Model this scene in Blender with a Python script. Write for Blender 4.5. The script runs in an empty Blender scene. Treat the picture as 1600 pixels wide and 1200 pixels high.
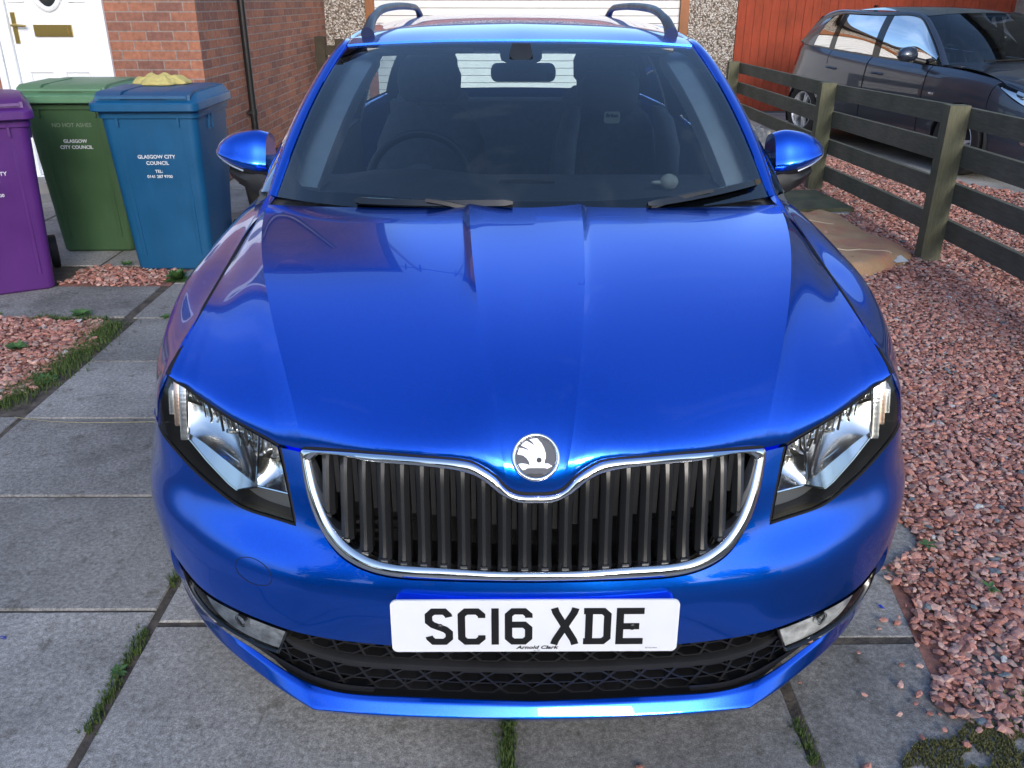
import bpy, bmesh, math, random
import numpy as np
from mathutils import Vector, Matrix
from mathutils.geometry import delaunay_2d_cdt
R = math.radians
S = bpy.context.scene
C = S.collection
# ---------------------------------------------------------------- camera
cam = bpy.data.cameras.new('camera'); camo = bpy.data.objects.new('camera', cam); C.objects.link(camo)
cam.sensor_width = 36; cam.lens = 1340.81/1600*36; cam.clip_start = .05; cam.clip_end = 600
_th, _ps, _ro = R(24.086), R(.4747), R(.1015)
_f = Vector((math.sin(_ps)*math.cos(_th), math.cos(_ps)*math.cos(_th), -math.sin(_th)))
_r = _f.cross(Vector((0, 0, 1))).normalized(); _u = _r.cross(_f)
_r2 = _r*math.cos(_ro)+_u*math.sin(_ro); _u2 = -_r*math.sin(_ro)+_u*math.cos(_ro)
camo.matrix_world = Matrix(((_r2.x, _u2.x, -_f.x, -.0525), (_r2.y, _u2.y, -_f.y, -1.2267), (_r2.z, _u2.z, -_f.z, 1.5147), (0, 0, 0, 1)))
S.camera = camo
S.render.resolution_x = 1024; S.render.resolution_y = 768
# ---------------------------------------------------------------- light
SUN_EL, SUN_AZ = R(21), R(168)          # azimuth measured like the sky texture
w = bpy.data.worlds.new('World'); S.world = w; w.use_nodes = True
nt = w.node_tree; nt.nodes.clear()
sky = nt.nodes.new('ShaderNodeTexSky'); sky.sky_type = 'NISHITA'; sky.sun_disc = False
sky.sun_elevation = SUN_EL; sky.sun_rotation = SUN_AZ; sky.air_density = 1.0; sky.dust_density = 2.6; sky.ozone_density = 3.5
bg = nt.nodes.new('ShaderNodeBackground'); bg.inputs[1].default_value = .15
# thin high cloud mixed over the blue, by direction
tc = nt.nodes.new('ShaderNodeTexCoord'); nz = nt.nodes.new('ShaderNodeTexNoise'); nz.inputs['Scale'].default_value = 2.2; nz.inputs['Detail'].default_value = 6; nz.inputs['Roughness'].default_value = .55
mp = nt.nodes.new('ShaderNodeMapping'); mp.inputs['Scale'].default_value = (1, 1, 2.6); mp.inputs['Location'].default_value = (3.1, .4, 0)
rp = nt.nodes.new('ShaderNodeValToRGB'); rp.color_ramp.elements[0].position = .58; rp.color_ramp.elements[1].position = .95
rp.color_ramp.elements[1].color = (.5, .5, .5, 1)
mx = nt.nodes.new('ShaderNodeMix'); mx.data_type = 'RGBA'; mx.inputs['B'].default_value = (4.4, 5.2, 6.4, 1)
L = nt.links.new
L(tc.outputs['Generated'], mp.inputs[0]); L(mp.outputs[0], nz.inputs['Vector']); L(nz.outputs[0], rp.inputs[0]); L(rp.outputs[0], mx.inputs['Factor'])
L(sky.outputs[0], mx.inputs['A']); L(mx.outputs['Result'], bg.inputs[0])
wo = nt.nodes.new('ShaderNodeOutputWorld'); L(bg.outputs[0], wo.inputs[0])
sl = bpy.data.lights.new('sun', 'SUN'); sl.energy = .5; sl.angle = R(14); sl.color = (1, .95, .88)
so = bpy.data.objects.new('sun', sl); C.objects.link(so)
_d = Vector((math.sin(SUN_AZ)*math.cos(SUN_EL), math.cos(SUN_AZ)*math.cos(SUN_EL), math.sin(SUN_EL)))
so.rotation_euler = _d.to_track_quat('Z', 'Y').to_euler()
S.view_settings.view_transform = 'Standard'; S.view_settings.look = 'None'; S.view_settings.exposure = 1.12; S.view_settings.gamma = 1
rnd = random.Random(7); nr = np.random.default_rng(5)
# ---------------------------------------------------------------- materials
MATS = {}
def mat(name, col=(.5, .5, .5), rough=.5, metal=0., spec=.5, coat=0., coat_r=.03, **kw):
    m = bpy.data.materials.new(name); m.use_nodes = True
    b = m.node_tree.nodes['Principled BSDF']
    b.inputs['Base Color'].default_value = (*col, 1); b.inputs['Roughness'].default_value = rough
    b.inputs['Metallic'].default_value = metal; b.inputs['Specular IOR Level'].default_value = spec
    b.inputs['Coat Weight'].default_value = coat; b.inputs['Coat Roughness'].default_value = coat_r
    for k, v in kw.items(): b.inputs[k].default_value = v
    MATS[name] = m; return m
def nd(m, t, **kw):
    n = m.node_tree.nodes.new(t)
    for k, v in kw.items():
        if k in n.inputs: n.inputs[k].default_value = v
        else: setattr(n, k, v)
    return n
def lk(m, a, b): m.node_tree.links.new(a, b)
def bs(m): return m.node_tree.nodes['Principled BSDF']
def ramp(m, src, stops):
    r = nd(m, 'ShaderNodeValToRGB'); e = r.color_ramp.elements
    while len(e) < len(stops): e.new(.5)
    for k, (p, c) in enumerate(stops): e[k].position = p; e[k].color = (*c, 1) if len(c) == 3 else c
    lk(m, src, r.inputs[0]); return r.outputs[0]
def coords(m, kind='Object', scale=(1, 1, 1)):
    t = nd(m, 'ShaderNodeTexCoord'); p = nd(m, 'ShaderNodeMapping'); p.inputs['Scale'].default_value = scale
    lk(m, t.outputs[kind], p.inputs[0]); return p.outputs[0]
def noise(m, vec, scale, detail=4, rough=.6):
    n = nd(m, 'ShaderNodeTexNoise', Scale=scale, Detail=detail, Roughness=rough); lk(m, vec, n.inputs['Vector']); return n.outputs[0]
def bump(m, h, strength=.3, dist=.01, prev=None):
    b = nd(m, 'ShaderNodeBump', Strength=strength, Distance=dist); lk(m, h, b.inputs['Height'])
    if prev: lk(m, prev, b.inputs['Normal'])
    lk(m, b.outputs[0], bs(m).inputs['Normal']); return b.outputs[0]
def mul(m, a, b, fac=1., mode='MULTIPLY'):
    x = nd(m, 'ShaderNodeMix', data_type='RGBA', blend_type=mode); x.inputs['Factor'].default_value = fac
    for s, k in ((a, 'A'), (b, 'B')):
        if isinstance(s, tuple): x.inputs[k].default_value = (*s, 1)
        else: lk(m, s, x.inputs[k])
    return x.outputs['Result']
def worn(name, col, rough=.5, var=.25, scale=6., bmp=.1, bscale=60., kind='Object', **kw):
    """a colour broken up by two noises, with matching roughness and a fine bump"""
    m = mat(name, col, rough, **kw); v = coords(m, kind); a = noise(m, v, scale, 6); b = noise(m, v, bscale, 3)
    lo = tuple(c*(1-var) for c in col); hi = tuple(min(1, c*(1+var)) for c in col)
    lk(m, ramp(m, a, [(.3, lo), (.7, hi)]), bs(m).inputs['Base Color'])
    lk(m, ramp(m, a, [(.3, (rough*.8,)*3), (.7, (min(1, rough*1.2),)*3)]), bs(m).inputs['Roughness'])
    if bmp: bump(m, b, bmp, .004)
    return m
# car paint: metallic blue under clear coat, fine flakes
def paint(name, col, metal=.55, rough=.34, flake=.25, coat=1.):
    m = mat(name, col, rough, metal, coat=coat, coat_r=.012); bs(m).inputs['Coat IOR'].default_value = 1.5
    v = coords(m); f = nd(m, 'ShaderNodeTexVoronoi', Scale=1400.); lk(m, v, f.inputs['Vector'])
    lk(m, ramp(m, f.outputs['Color'], [(0, tuple(c*(1-flake) for c in col)), (1, tuple(min(1, c*(1+flake)) for c in col))]), bs(m).inputs['Base Color'])
    return m
paint('blue', (.0, .125, .80), .94, .24)
paint('grey_paint', (.050, .064, .095), .6, .35)
mat('gap', (.004, .004, .005), .8)
mat('black_gloss', (.006, .006, .007), .12, coat=.4)
mat('frit', (.012, .014, .018), .12)
worn('black_plastic', (.018, .018, .019), .45, .2, 8, .15, 500)
worn('dark_trim', (.010, .010, .011), .5, .2, 8, .1, 400)
mat('slat', (.016, .0165, .018), .38, coat=.15, coat_r=.2)
mat('chrome', (.88, .89, .90), .045, 1.)
mat('reflector', (.80, .81, .82), .16, 1.)
worn('rail', (.07, .075, .085), .42, .15, 5, .05, 300, metal=.4)
worn('tyre', (.018, .018, .018), .8, .3, 10, .3, 120)
worn('alloy', (.62, .63, .65), .35, .05, 5, 0, metal=.4)
def glass(name, tint=(.82, .9, .9), ior=1.5, rough=0.):
    m = bpy.data.materials.new(name); m.use_nodes = True; n = m.node_tree.nodes; n.clear()
    t = n.new('ShaderNodeBsdfTransparent'); t.inputs[0].default_value = (*tint, 1)
    g = n.new('ShaderNodeBsdfGlossy'); g.inputs['Roughness'].default_value = rough
    f = n.new('ShaderNodeFresnel'); f.inputs[0].default_value = ior; x = n.new('ShaderNodeMixShader'); o = n.new('ShaderNodeOutputMaterial')
    k = m.node_tree.links.new; k(f.outputs[0], x.inputs[0]); k(t.outputs[0], x.inputs[1]); k(g.outputs[0], x.inputs[2]); k(x.outputs[0], o.inputs[0])
    MATS[name] = m; return m
glass('windscreen_glass', (.86, .98, 1.), 2.1); glass('side_glass', (.80, .90, .90), 1.55); glass('privacy_glass', (.62, .70, .72), 1.55)
glass('lens', (.97, .98, .98), 1.45); glass('house_glass', (.6, .66, .66), 1.7)
worn('interior', (.075, .08, .09), .75, .2, 12, .3, 300)
worn('seat_cloth', (.085, .09, .10), .9, .25, 30, .5, 900)
worn('dash_soft', (.075, .08, .088), .6, .15, 12, .3, 700)
worn('pillar_trim', (.86, .87, .86), .85, .06, 12, .2, 900)
mat('headlamp_black', (.035, .036, .038), .18); mat('lamp_floor', (.11, .115, .12), .25); mat('amber_clear', (.55, .42, .36), .2, .75); mat('white_clear', (.50, .52, .55), .18, .75)
mat('frosted_reflector', (.82, .84, .87), .38, .35); mat('satin_chrome', (.80, .81, .84), .22, 1.); mat('badge_grey', (.07, .075, .09), .35); mat('badge_dark', (.015, .015, .02), .35)
worn('plate_white', (.78, .79, .82), .35, .03, 8, 0); mat('plate_black', (.008, .008, .009), .4)
mat('mirror_back', (.16, .17, .18), .45); mat('visor', (.30, .31, .31), .8); worn('seat_cloth2', (.12, .125, .14), .8, .2, 20, .3, 500); mat('badge_cream', (.62, .60, .50), .5); mat('red_strap', (.30, .03, .03), .7)
mat('dark_glass', (.02, .025, .03), .04, spec=.8); mat('hedge_dark', (.015, .025, .008), .9)
_m = MATS['frosted_reflector']; _n = noise(_m, coords(_m, 'Object', (14, 14, 30)), 1.6, 3); lk(_m, ramp(_m, _n, [(.35, (.34, .35, .37)), (.55, (.72, .74, .77)), (.7, (.92, .93, .95))]), bs(_m).inputs['Base Color']); bump(_m, _n, .6, .01)
# ---------------------------------------------------------------- object helpers
def tag(o, label=None, cat=None, group=None, kind=None):
    if label: o['label'] = label
    if cat: o['category'] = cat
    if group: o['group'] = group
    if kind: o['kind'] = kind
    return o
def empty(name, loc, rz=0., label=None, cat=None, group=None):
    o = bpy.data.objects.new(name, None); o.empty_display_size = .1; C.objects.link(o); o.location = loc; o.rotation_euler = (0, 0, rz)
    return tag(o, label, cat, group)
def mesh(name, V, F, m, parent=None, smooth=True, N=None, uv=None, mats=None, fm=None, angle=None):
    """V world coordinates unless parent given (then local to the parent)"""
    me = bpy.data.meshes.new(name); me.from_pydata([tuple(map(float, v)) for v in V], [], [tuple(int(i) for i in f) for f in F]); me.update()
    for k in (mats or [m]): me.materials.append(MATS[k] if isinstance(k, str) else k)
    if fm is not None: me.polygons.foreach_set('material_index', [int(i) for i in fm])
    me.polygons.foreach_set('use_smooth', [bool(smooth)]*len(me.polygons))
    if angle is not None: me.set_sharp_from_angle(angle=R(angle))
    if N is not None: me.normals_split_custom_set_from_vertices([tuple(map(float, n)) for n in N])
    if uv is not None:
        l = me.uv_layers.new(name='UVMap'); vi = np.zeros(len(me.loops), int); me.loops.foreach_get('vertex_index', vi)
        l.data.foreach_set('uv', np.asarray(uv, float)[vi].ravel())
    o = bpy.data.objects.new(name, me); C.objects.link(o)
    if parent: o.parent = parent
    return o
def shade(me, angle=30):
    me.polygons.foreach_set('use_smooth', [True]*len(me.polygons)); me.set_sharp_from_angle(angle=R(angle))
def frombm(name, bm, m, parent=None, angle=30, bevel=0., seg=2, mats=None):
    if bevel:
        es = [e for e in bm.edges if e.is_manifold and e.calc_face_angle(0) > R(35)]
        bmesh.ops.bevel(bm, geom=es, offset=bevel, segments=seg, affect='EDGES', profile=.6, clamp_overlap=True)
    bmesh.ops.recalc_face_normals(bm, faces=bm.faces)
    me = bpy.data.meshes.new(name); bm.to_mesh(me); bm.free()
    for k in (mats or [m]): me.materials.append(MATS[k] if isinstance(k, str) else k)
    shade(me, angle); o = bpy.data.objects.new(name, me); C.objects.link(o)
    if parent: o.parent = parent
    return o
def bbox(bm, x0, x1, y0, y1, z0, z1, M=None):
    vs = [bm.verts.new((x, y, z)) for x in (x0, x1) for y in (y0, y1) for z in (z0, z1)]
    for f in ((0, 1, 3, 2), (4, 6, 7, 5), (0, 4, 5, 1), (2, 3, 7, 6), (0, 2, 6, 4), (1, 5, 7, 3)): bm.faces.new([vs[i] for i in f])
    if M is not None:
        for v in vs: v.co = M @ v.co
    return vs
def box(name, b, m, parent=None, bevel=.003, M=None):
    bm = bmesh.new(); bbox(bm, *b, M=M); return frombm(name, bm, m, parent, 30, bevel)
def prism(bm, P, y0, y1, M=None, axis='y'):
    """outline P (a,b) extruded between y0 and y1; (a,b)->(x,z) for axis y, (x,y) for z, (y,z) for x"""
    def q(a, b, c): return {'y': (a, c, b), 'z': (a, b, c), 'x': (c, a, b)}[axis]
    A = [bm.verts.new(q(a, b, y0)) for a, b in P]; B = [bm.verts.new(q(a, b, y1)) for a, b in P]
    n = len(P)
    for i in range(n): bm.faces.new((A[i], A[(i+1) % n], B[(i+1) % n], B[i]))
    bm.faces.new(A); bm.faces.new(B[::-1])
    if M is not None:
        for v in A+B: v.co = M @ v.co
def grid(P, closed_u=False, closed_v=False):
    """P (n,m,3) -> verts, faces"""
    n, m = P.shape[:2]; F = []
    for i in range(n if closed_u else n-1):
        for j in range(m if closed_v else m-1):
            a, b = i*m+j, ((i+1) % n)*m+j; c, d = ((i+1) % n)*m+(j+1) % m, i*m+(j+1) % m
            F.append((a, b, c, d))
    return P.reshape(-1, 3), F
def gnorm(P):
    du = np.gradient(P, axis=0); dv = np.gradient(P, axis=1); n = np.cross(du, dv); return n/(np.linalg.norm(n, axis=2)[..., None]+1e-12)
def tube(name, P, r, m, parent=None, n=10, prof=None, cap=True):
    """sweep a circle (or profile list of (a,b)) along P; r scalar or per point"""
    P = np.asarray(P, float); k = len(P); r = np.broadcast_to(np.asarray(r, float), (k,))
    T = np.gradient(P, axis=0); T /= np.linalg.norm(T, axis=1)[:, None]
    up = np.array([0, 0, 1.]) if abs(T[0][2]) < .9 else np.array([1., 0, 0])
    if prof is None: prof = [(math.cos(2*math.pi*i/n), math.sin(2*math.pi*i/n)) for i in range(n)]
    prof = np.asarray(prof, float); G = []
    for i in range(k):
        s = np.cross(T[i], up); s /= np.linalg.norm(s); t = np.cross(s, T[i]); up = t
        G.append(P[i]+r[i]*(prof[:, :1]*s+prof[:, 1:]*t))
    V, F = grid(np.array(G), closed_v=True); V = list(V)
    if cap:
        q = len(prof); F.append(tuple(range(q))[::-1]); F.append(tuple(range((k-1)*q, k*q)))
    o = mesh(name, V, F, m, parent, True, angle=40)
    bmf(o); return o
def bmf(o):
    bm = bmesh.new(); bm.from_mesh(o.data); bmesh.ops.recalc_face_normals(bm, faces=bm.faces); bm.to_mesh(o.data); bm.free()
def join(dst, *src):
    """merge the meshes of src into dst (same frame, same material slots assumed)"""
    bm = bmesh.new(); bm.from_mesh(dst.data)
    for s in src: bm.from_mesh(s.data); me = s.data; bpy.data.objects.remove(s); bpy.data.meshes.remove(me)
    bm.to_mesh(dst.data); bm.free(); return dst
def textmesh(s, size, ext=.0004, shear=0., bold=0., align='CENTER', space=1.):
    cu = bpy.data.curves.new('t', 'FONT'); cu.body = s; cu.size = size; cu.extrude = ext; cu.shear = shear; cu.offset = bold; cu.align_x = align; cu.space_character = space
    cu.resolution_u = 3; o = bpy.data.objects.new('t', cu); C.objects.link(o); dg = bpy.context.evaluated_depsgraph_get(); me = bpy.data.meshes.new_from_object(o.evaluated_get(dg))
    bpy.data.objects.remove(o); bpy.data.curves.remove(cu); return me
def text(name, s, size, M, m, parent=None, **kw):
    me = textmesh(s, size, **kw); me.name = name; me.transform(M); me.materials.clear(); me.materials.append(MATS[m]); o = bpy.data.objects.new(name, me); C.objects.link(o)
    if parent: o.parent = parent
    return o
def copy_tree(o, parent=None):
    c = o.copy(); C.objects.link(c); c.parent = parent
    for ch in list(o.children): copy_tree(ch, c)
    return c
def MX(loc=(0, 0, 0), rx=0, ry=0, rz=0):
    from mathutils import Euler
    return Matrix.Translation(loc) @ Euler((R(rx), R(ry), R(rz))).to_matrix().to_4x4()
# ---------------------------------------------------------------- surfaces (pure numpy)
def catm(P, t):
    """Catmull-Rom through rows of P at float parameters t (0..n-1)."""
    P = np.asarray(P, float); n = len(P); t = np.clip(np.asarray(t, float), 0, n-1)
    i = np.minimum(t.astype(int), n-2); f = t - i
    sh = (len(t),) + (1,)*(P.ndim-1); f = f.reshape(sh)
    E = np.concatenate([[2*P[0]-P[1]], P, [2*P[-1]-P[-2]]])
    a, b, c, d = E[i], E[i+1], E[i+2], E[i+3]
    return .5*((2*b) + (c-a)*f + (2*a-5*b+4*c-d)*f*f + (3*b-a-3*c+d)*f**3)

def chord(P):
    P = np.asarray(P, float); d = np.sqrt((np.diff(P, axis=0)**2).sum(1)); return np.concatenate([[0], np.cumsum(d)])

def ncub(x, Y, q):
    """natural cubic spline of Y over knots x evaluated at q"""
    x = np.asarray(x, float); Y = np.asarray(Y, float); q = np.asarray(q, float)
    n = len(x); h = np.diff(x); A = np.zeros((n, n)); B = np.zeros((n,)+Y.shape[1:])
    A[0, 0] = A[-1, -1] = 1
    for i in range(1, n-1):
        A[i, i-1] = h[i-1]; A[i, i] = 2*(h[i-1]+h[i]); A[i, i+1] = h[i]
        B[i] = 3*((Y[i+1]-Y[i])/h[i]-(Y[i]-Y[i-1])/h[i-1])
    c = np.linalg.solve(A, B.reshape(n, -1)).reshape(B.shape)
    k = np.clip(np.searchsorted(x, q, side='right')-1, 0, n-2); s = q-x[k]
    sh = (len(q),)+(1,)*(Y.ndim-1); s = s.reshape(sh); hk = h[k].reshape(sh)
    b = (Y[k+1]-Y[k])/hk-hk*(2*c[k]+c[k+1])/3; d = (c[k+1]-c[k])/(3*hk)
    return Y[k]+b*s+c[k]*s*s+d*s**3

def spl(P, n):
    """resample a 3-D polyline as a smooth curve with n points, even by length"""
    P = np.asarray(P, float); s = chord(P)
    d = ncub(s, P, np.linspace(0, s[-1], 400)); c = chord(d); q = np.linspace(0, c[-1], n)
    return np.stack([np.interp(q, c, d[:, k]) for k in range(d.shape[1])], 1)

def lin(P, n):
    P = np.asarray(P, float); c = chord(P); q = np.linspace(0, c[-1], n)
    return np.stack([np.interp(q, c, P[:, k]) for k in range(P.shape[1])], 1)

# net of the lower body, front centre (u=0) round the corner and along the flank to the tail (u=16); rows v=0..9 bottom to top
_zl = [.20, .30, .395, .47, .53, .60, .68, .76, .81, .85]
_fx = [0, .15, .28, .40, .48, .59, .69]
_fy = [  # y per row for the seven front columns
    [.075, .080, .098, .120, .135, .185, .270],
    [.060, .064, .080, .095, .108, .160, .240],
    [.042, .046, .056, .072, .092, .148, .218],
    [.028, .033, .053, .086, .116, .172, .242],
    [.034, .041, .066, .106, .140, .198, .268],
    [.052, .060, .086, .130, .168, .225, .294],
    [.060, .071, .104, .158, .200, .254, .322],
    [.068, .083, .128, .190, .230, .282, .350],
    [.085, .103, .152, .215, .256, .307, .374],
    [.110, .130, .180, .242, .282, .330, .395]]
for _i, _k in ((4, 1.), (3, .72)):
    for _j, _d in enumerate((.003, .005, .011, .016, .019, .020, .019)): _fy[_i][_j] -= _d*_k
NET = np.zeros((17, 10, 3))
for _i in range(10):
    for _j in range(7):
        NET[_j, _i] = (_fx[_j], _fy[_i][_j], _zl[_i])
NET[7] = [(.735, .37, .20), (.765, .345, .30), (.778, .325, .395), (.784, .326, .47), (.787, .338, .53), (.781, .370, .60), (.780, .388, .68), (.775, .403, .755), (.768, .410, .785), (.756, .412, .806)]
NET[8] = [(.79, .48, .20), (.825, .465, .30), (.842, .452, .395), (.850, .450, .47), (.853, .458, .53), (.843, .482, .60), (.832, .497, .68), (.812, .500, .76), (.778, .490, .818), (.738, .475, .850)]
NET[9] = [(.84, .61, .20), (.872, .60, .30), (.886, .595, .395), (.890, .597, .47), (.889, .605, .53), (.885, .615, .60), (.876, .625, .68), (.858, .630, .765), (.812, .620, .845), (.734, .600, .878)]
def _side(y, xs, sh, top):
    return [(xs[k], y, _zl[k]) for k in range(8)]+[(sh[0], y, sh[1]), (top[0], y, top[1])]
NET[10] = _side(.77, [.865, .893, .902, .905, .905, .903, .897, .882], (.836, .874), (.740, .902))
NET[11] = _side(.95, [.880, .900, .906, .908, .908, .907, .903, .892], (.848, .892), (.745, .930))
NET[12] = _side(1.35, [.885, .900, .904, .904, .904, .905, .904, .896], (.862, .908), (.768, .974))
NET[13] = _side(2.0, [.888, .900, .900, .898, .896, .898, .903, .902], (.886, .900), (.846, .958))
NET[14] = _side(3.0, [.888, .900, .900, .898, .896, .898, .903, .902], (.886, .905), (.848, .972))
NET[15] = _side(3.9, [.875, .890, .894, .894, .892, .893, .896, .892], (.872, .912), (.832, .985))
NET[16] = _side(4.45, [.78, .80, .81, .82, .825, .825, .82, .81], (.79, .92), (.75, 1.0))

def body(u, v):
    """points on the lower body; u, v arrays"""
    u = np.clip(np.asarray(u, float), 0, 16); v = np.clip(np.asarray(v, float), 0, 9)
    # mirror the net over x=0 so that the centre is smooth
    N = np.concatenate([NET[1:3][::-1]*np.array([-1, 1, 1]), NET]); uu = u+2
    i = np.minimum(uu.astype(int), len(N)-2); f = (uu-i)[:, None, None]
    E = np.concatenate([[2*N[0]-N[1]], N, [2*N[-1]-N[-2]]])
    a, b, c, d = E[i], E[i+1], E[i+2], E[i+3]
    R = .5*((2*b)+(c-a)*f+(2*a-5*b+4*c-d)*f*f+(3*b-a-3*c+d)*f**3)     # (n,10,3)
    i = np.minimum(v.astype(int), 8); f = (v-i)[:, None]; k = np.arange(len(u))
    F = np.concatenate([2*R[:, :1]-R[:, 1:2], R, 2*R[:, -1:]-R[:, -2:-1]], 1)
    a, b, c, d = F[k, i], F[k, i+1], F[k, i+2], F[k, i+3]
    return .5*((2*b)+(c-a)*f+(2*a-5*b+4*c-d)*f*f+(3*b-a-3*c+d)*f**3)

def bnorm(u, v, fn=None):
    fn = fn or body; e = .03; u = np.asarray(u, float); v = np.asarray(v, float)
    du = fn(u+e, v)-fn(u-e, v); dv = fn(u, v+e)-fn(u, v-e)
    n = np.cross(du, dv); n /= np.linalg.norm(n, axis=1)[:, None]+1e-12
    return n     # outward for x>0 (checked: front normal is -y)
# ---------------------------------------------------------------- trimmed panels on a surface
def segs(L, step=.06):
    """closed loop from smooth segments (lists of (u,v)); consecutive segments share corners"""
    out = []
    for s in L:
        s = np.asarray(s, float); n = max(2, int(chord(s)[-1]/step)+1)
        q = spl(s, n) if len(s) > 2 else lin(s, n); out += [tuple(p) for p in q[:-1]]
    return out
def inpoly(P, poly):
    P = np.asarray(P); x, y = P[:, 0], P[:, 1]; c = np.zeros(len(P), bool); q = np.asarray(poly); j = len(q)-1
    for i in range(len(q)):
        a, b = q[i], q[j]; k = ((a[1] > y) != (b[1] > y)) & (x < (b[0]-a[0])*(y-a[1])/(b[1]-a[1]+1e-15)+a[0]); c ^= k; j = i
    return c
def trim(loops, step=.09):
    """triangulate the first loop minus the others; returns points, tris, boundary loops of indices"""
    pts = [p for l in loops for p in l]; ed = []; k = 0; bl = []
    for l in loops:
        n = len(l); ed += [(k+i, k+(i+1) % n) for i in range(n)]; bl.append(list(range(k, k+n))); k += n
    A = np.array(loops[0]); lo, hi = A.min(0), A.max(0)
    gx, gy = np.meshgrid(np.arange(lo[0]+step*.37, hi[0], step), np.arange(lo[1]+step*.41, hi[1], step), indexing='ij')
    G = np.stack([gx.ravel(), gy.ravel()], 1); ins = inpoly(G, loops[0])
    for h in loops[1:]: ins &= ~inpoly(G, h)
    G = G[ins]; B = np.concatenate([np.array(l) for l in loops])
    keep = np.ones(len(G), bool)
    for i in range(0, len(G), 4000): keep[i:i+4000] = (((G[i:i+4000, None]-B[None])**2).sum(2)).min(1) > (step*.45)**2
    G = G[keep]; allp = [Vector(p) for p in pts]+[Vector(p) for p in G]
    v, e, f, ov, oe, of = delaunay_2d_cdt(allp, ed, [], 0, 1e-7)
    v = np.array([tuple(p) for p in v]); f = np.array(f); c = v[f].mean(1); k = inpoly(c, loops[0])
    for h in loops[1:]: k &= ~inpoly(c, h)
    inv = {}
    for i, o in enumerate(ov):
        for a in o: inv[a] = i
    return v, f[k], [[inv[i] for i in l] for l in bl]
def panel_geo(loops, fn, nf, off=0., step=.09, flange=.012):
    v, f, bl = trim(loops, step); P = fn(v[:, 0], v[:, 1]); N = nf(v[:, 0], v[:, 1]); P = P+N*off
    P = list(P); NN = list(N); F = [tuple(t) for t in f]
    # orient faces along the normals
    FA = np.array(F); PA = np.array(P); a = (np.cross(PA[FA[:, 1]]-PA[FA[:, 0]], PA[FA[:, 2]]-PA[FA[:, 0]])*np.array(NN)[FA[:, 0]]).sum(); F = [x if a > 0 else x[::-1] for x in F]
    if flange:
        for b in bl:
            k = len(P); n = len(b); ctr = [P[i] for i in b]
            for q in range(n):
                tg = ctr[(q+1) % n]-ctr[q-1]; tg = tg/(np.linalg.norm(tg)+1e-9); s = np.cross(tg, NN[b[q]])
                P.append(ctr[q]); NN.append(s); P.append(ctr[q]-NN[b[q]]*flange); NN.append(s)
            for q in range(n):
                r = (q+1) % n; F.append((k+2*q, k+2*q+1, k+2*r+1, k+2*r))
    return np.array(P), F, np.array(NN)
def mirror_geo(P, F, N):
    s = np.array([-1, 1, 1]); return P*s, [f[::-1] for f in F], N*s
def both(g):
    P, F, N = g; P2, F2, N2 = mirror_geo(P, F, N); k = len(P); return np.concatenate([P, P2]), F+[tuple(i+k for i in f) for f in F2], np.concatenate([N, N2])
def put(name, g, m, parent, side=1):
    if side < 0: g = mirror_geo(*g)
    return mesh(name, g[0], g[1], m, parent, True, N=g[2])
def bnc(u, v):
    n = bnorm(u, v); k = np.asarray(u) < .04; n[k, 0] = 0; return n/np.linalg.norm(n, axis=1)[:, None]
_U, _V = np.meshgrid(np.arange(5, 16.01, .03), np.arange(0, 9.01, .03), indexing='ij'); _PB = body(_U.ravel(), _V.ravel())
def at_yz(y, z):
    k = ((_PB[:, 1]-y)**2+(_PB[:, 2]-z)**2).argmin(); return (float(_U.ravel()[k]), float(_V.ravel()[k]))
def path_yz(P): return [at_yz(*p) for p in P]
CY = 0.   # the car stands with its nose at y = 0
CX = Vector((0, 2.3, 0))
car = empty('estate_car', (0, 2.3, 0), 0, 'shiny blue estate car with a chrome framed grille parked on grey slabs, facing the viewer', 'car')
def cp(o):
    """keep world coordinates: shift mesh data into the car's frame"""
    o.data.transform(Matrix.Translation(-CX)); return o
# --- bonnet
HOODL = np.array([(0, 6.60), (.2, 6.62), (.30, 6.70), (.43, 6.95), (.54, 7.15), (.64, 7.29), (.75, 7.41), (.98, 7.45), (1.46, 7.37), (2.15, 7.18), (2.67, 7.0), (3.20, 6.87), (3.5, 6.76), (4.08, 6.74), (4.49, 6.92), (5.08, 7.17), (5.91, 7.50), (6.4, 8.0), (6.78, 8.82)])
_HQ = np.concatenate([[HOODL[0]*[1, 1]], HOODL])
_hl = lin(HOODL, 900); _hx = body(_hl[:, 0], _hl[:, 1])
HC = np.array([
 [(0, .064, .716), (0, .080, .768), (0, .112, .818), (0, .18, .864), (0, .34, .915), (0, .65, .970), (0, 1.055, 1.010)],
 [(.05, .068, .722), (.058, .088, .775), (.068, .125, .822), (.082, .20, .872), (.102, .36, .924), (.125, .66, .977), (.148, 1.053, 1.018)],
 [(.16, .092, .774), (.163, .118, .803), (.172, .165, .838), (.185, .25, .878), (.210, .40, .921), (.25, .68, .968), (.31, 1.078, 1.007)],
 [(.30, .142, .768), (.304, .165, .794), (.312, .21, .827), (.325, .30, .868), (.362, .45, .911), (.43, .73, .960), (.53, 1.145, .993)],
 [(.437, .205, .750), (.444, .223, .778), (.460, .262, .810), (.493, .345, .852), (.550, .50, .902), (.640, .80, .950), (.734, 1.245, .975)],
 [(.59, .288, .772), (.592, .305, .789), (.602, .335, .812), (.622, .41, .846), (.655, .56, .886), (.70, .83, .932), (.746, 1.268, .968)],
 [(.748, .41, .806), (.741, .435, .825), (.735, .475, .847), (.732, .55, .868), (.732, .68, .888), (.740, .92, .925), (.758, 1.29, .961)]])
_HK = [0, .05, .16, .30, .437, .59, .748]
_HT = []
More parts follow.
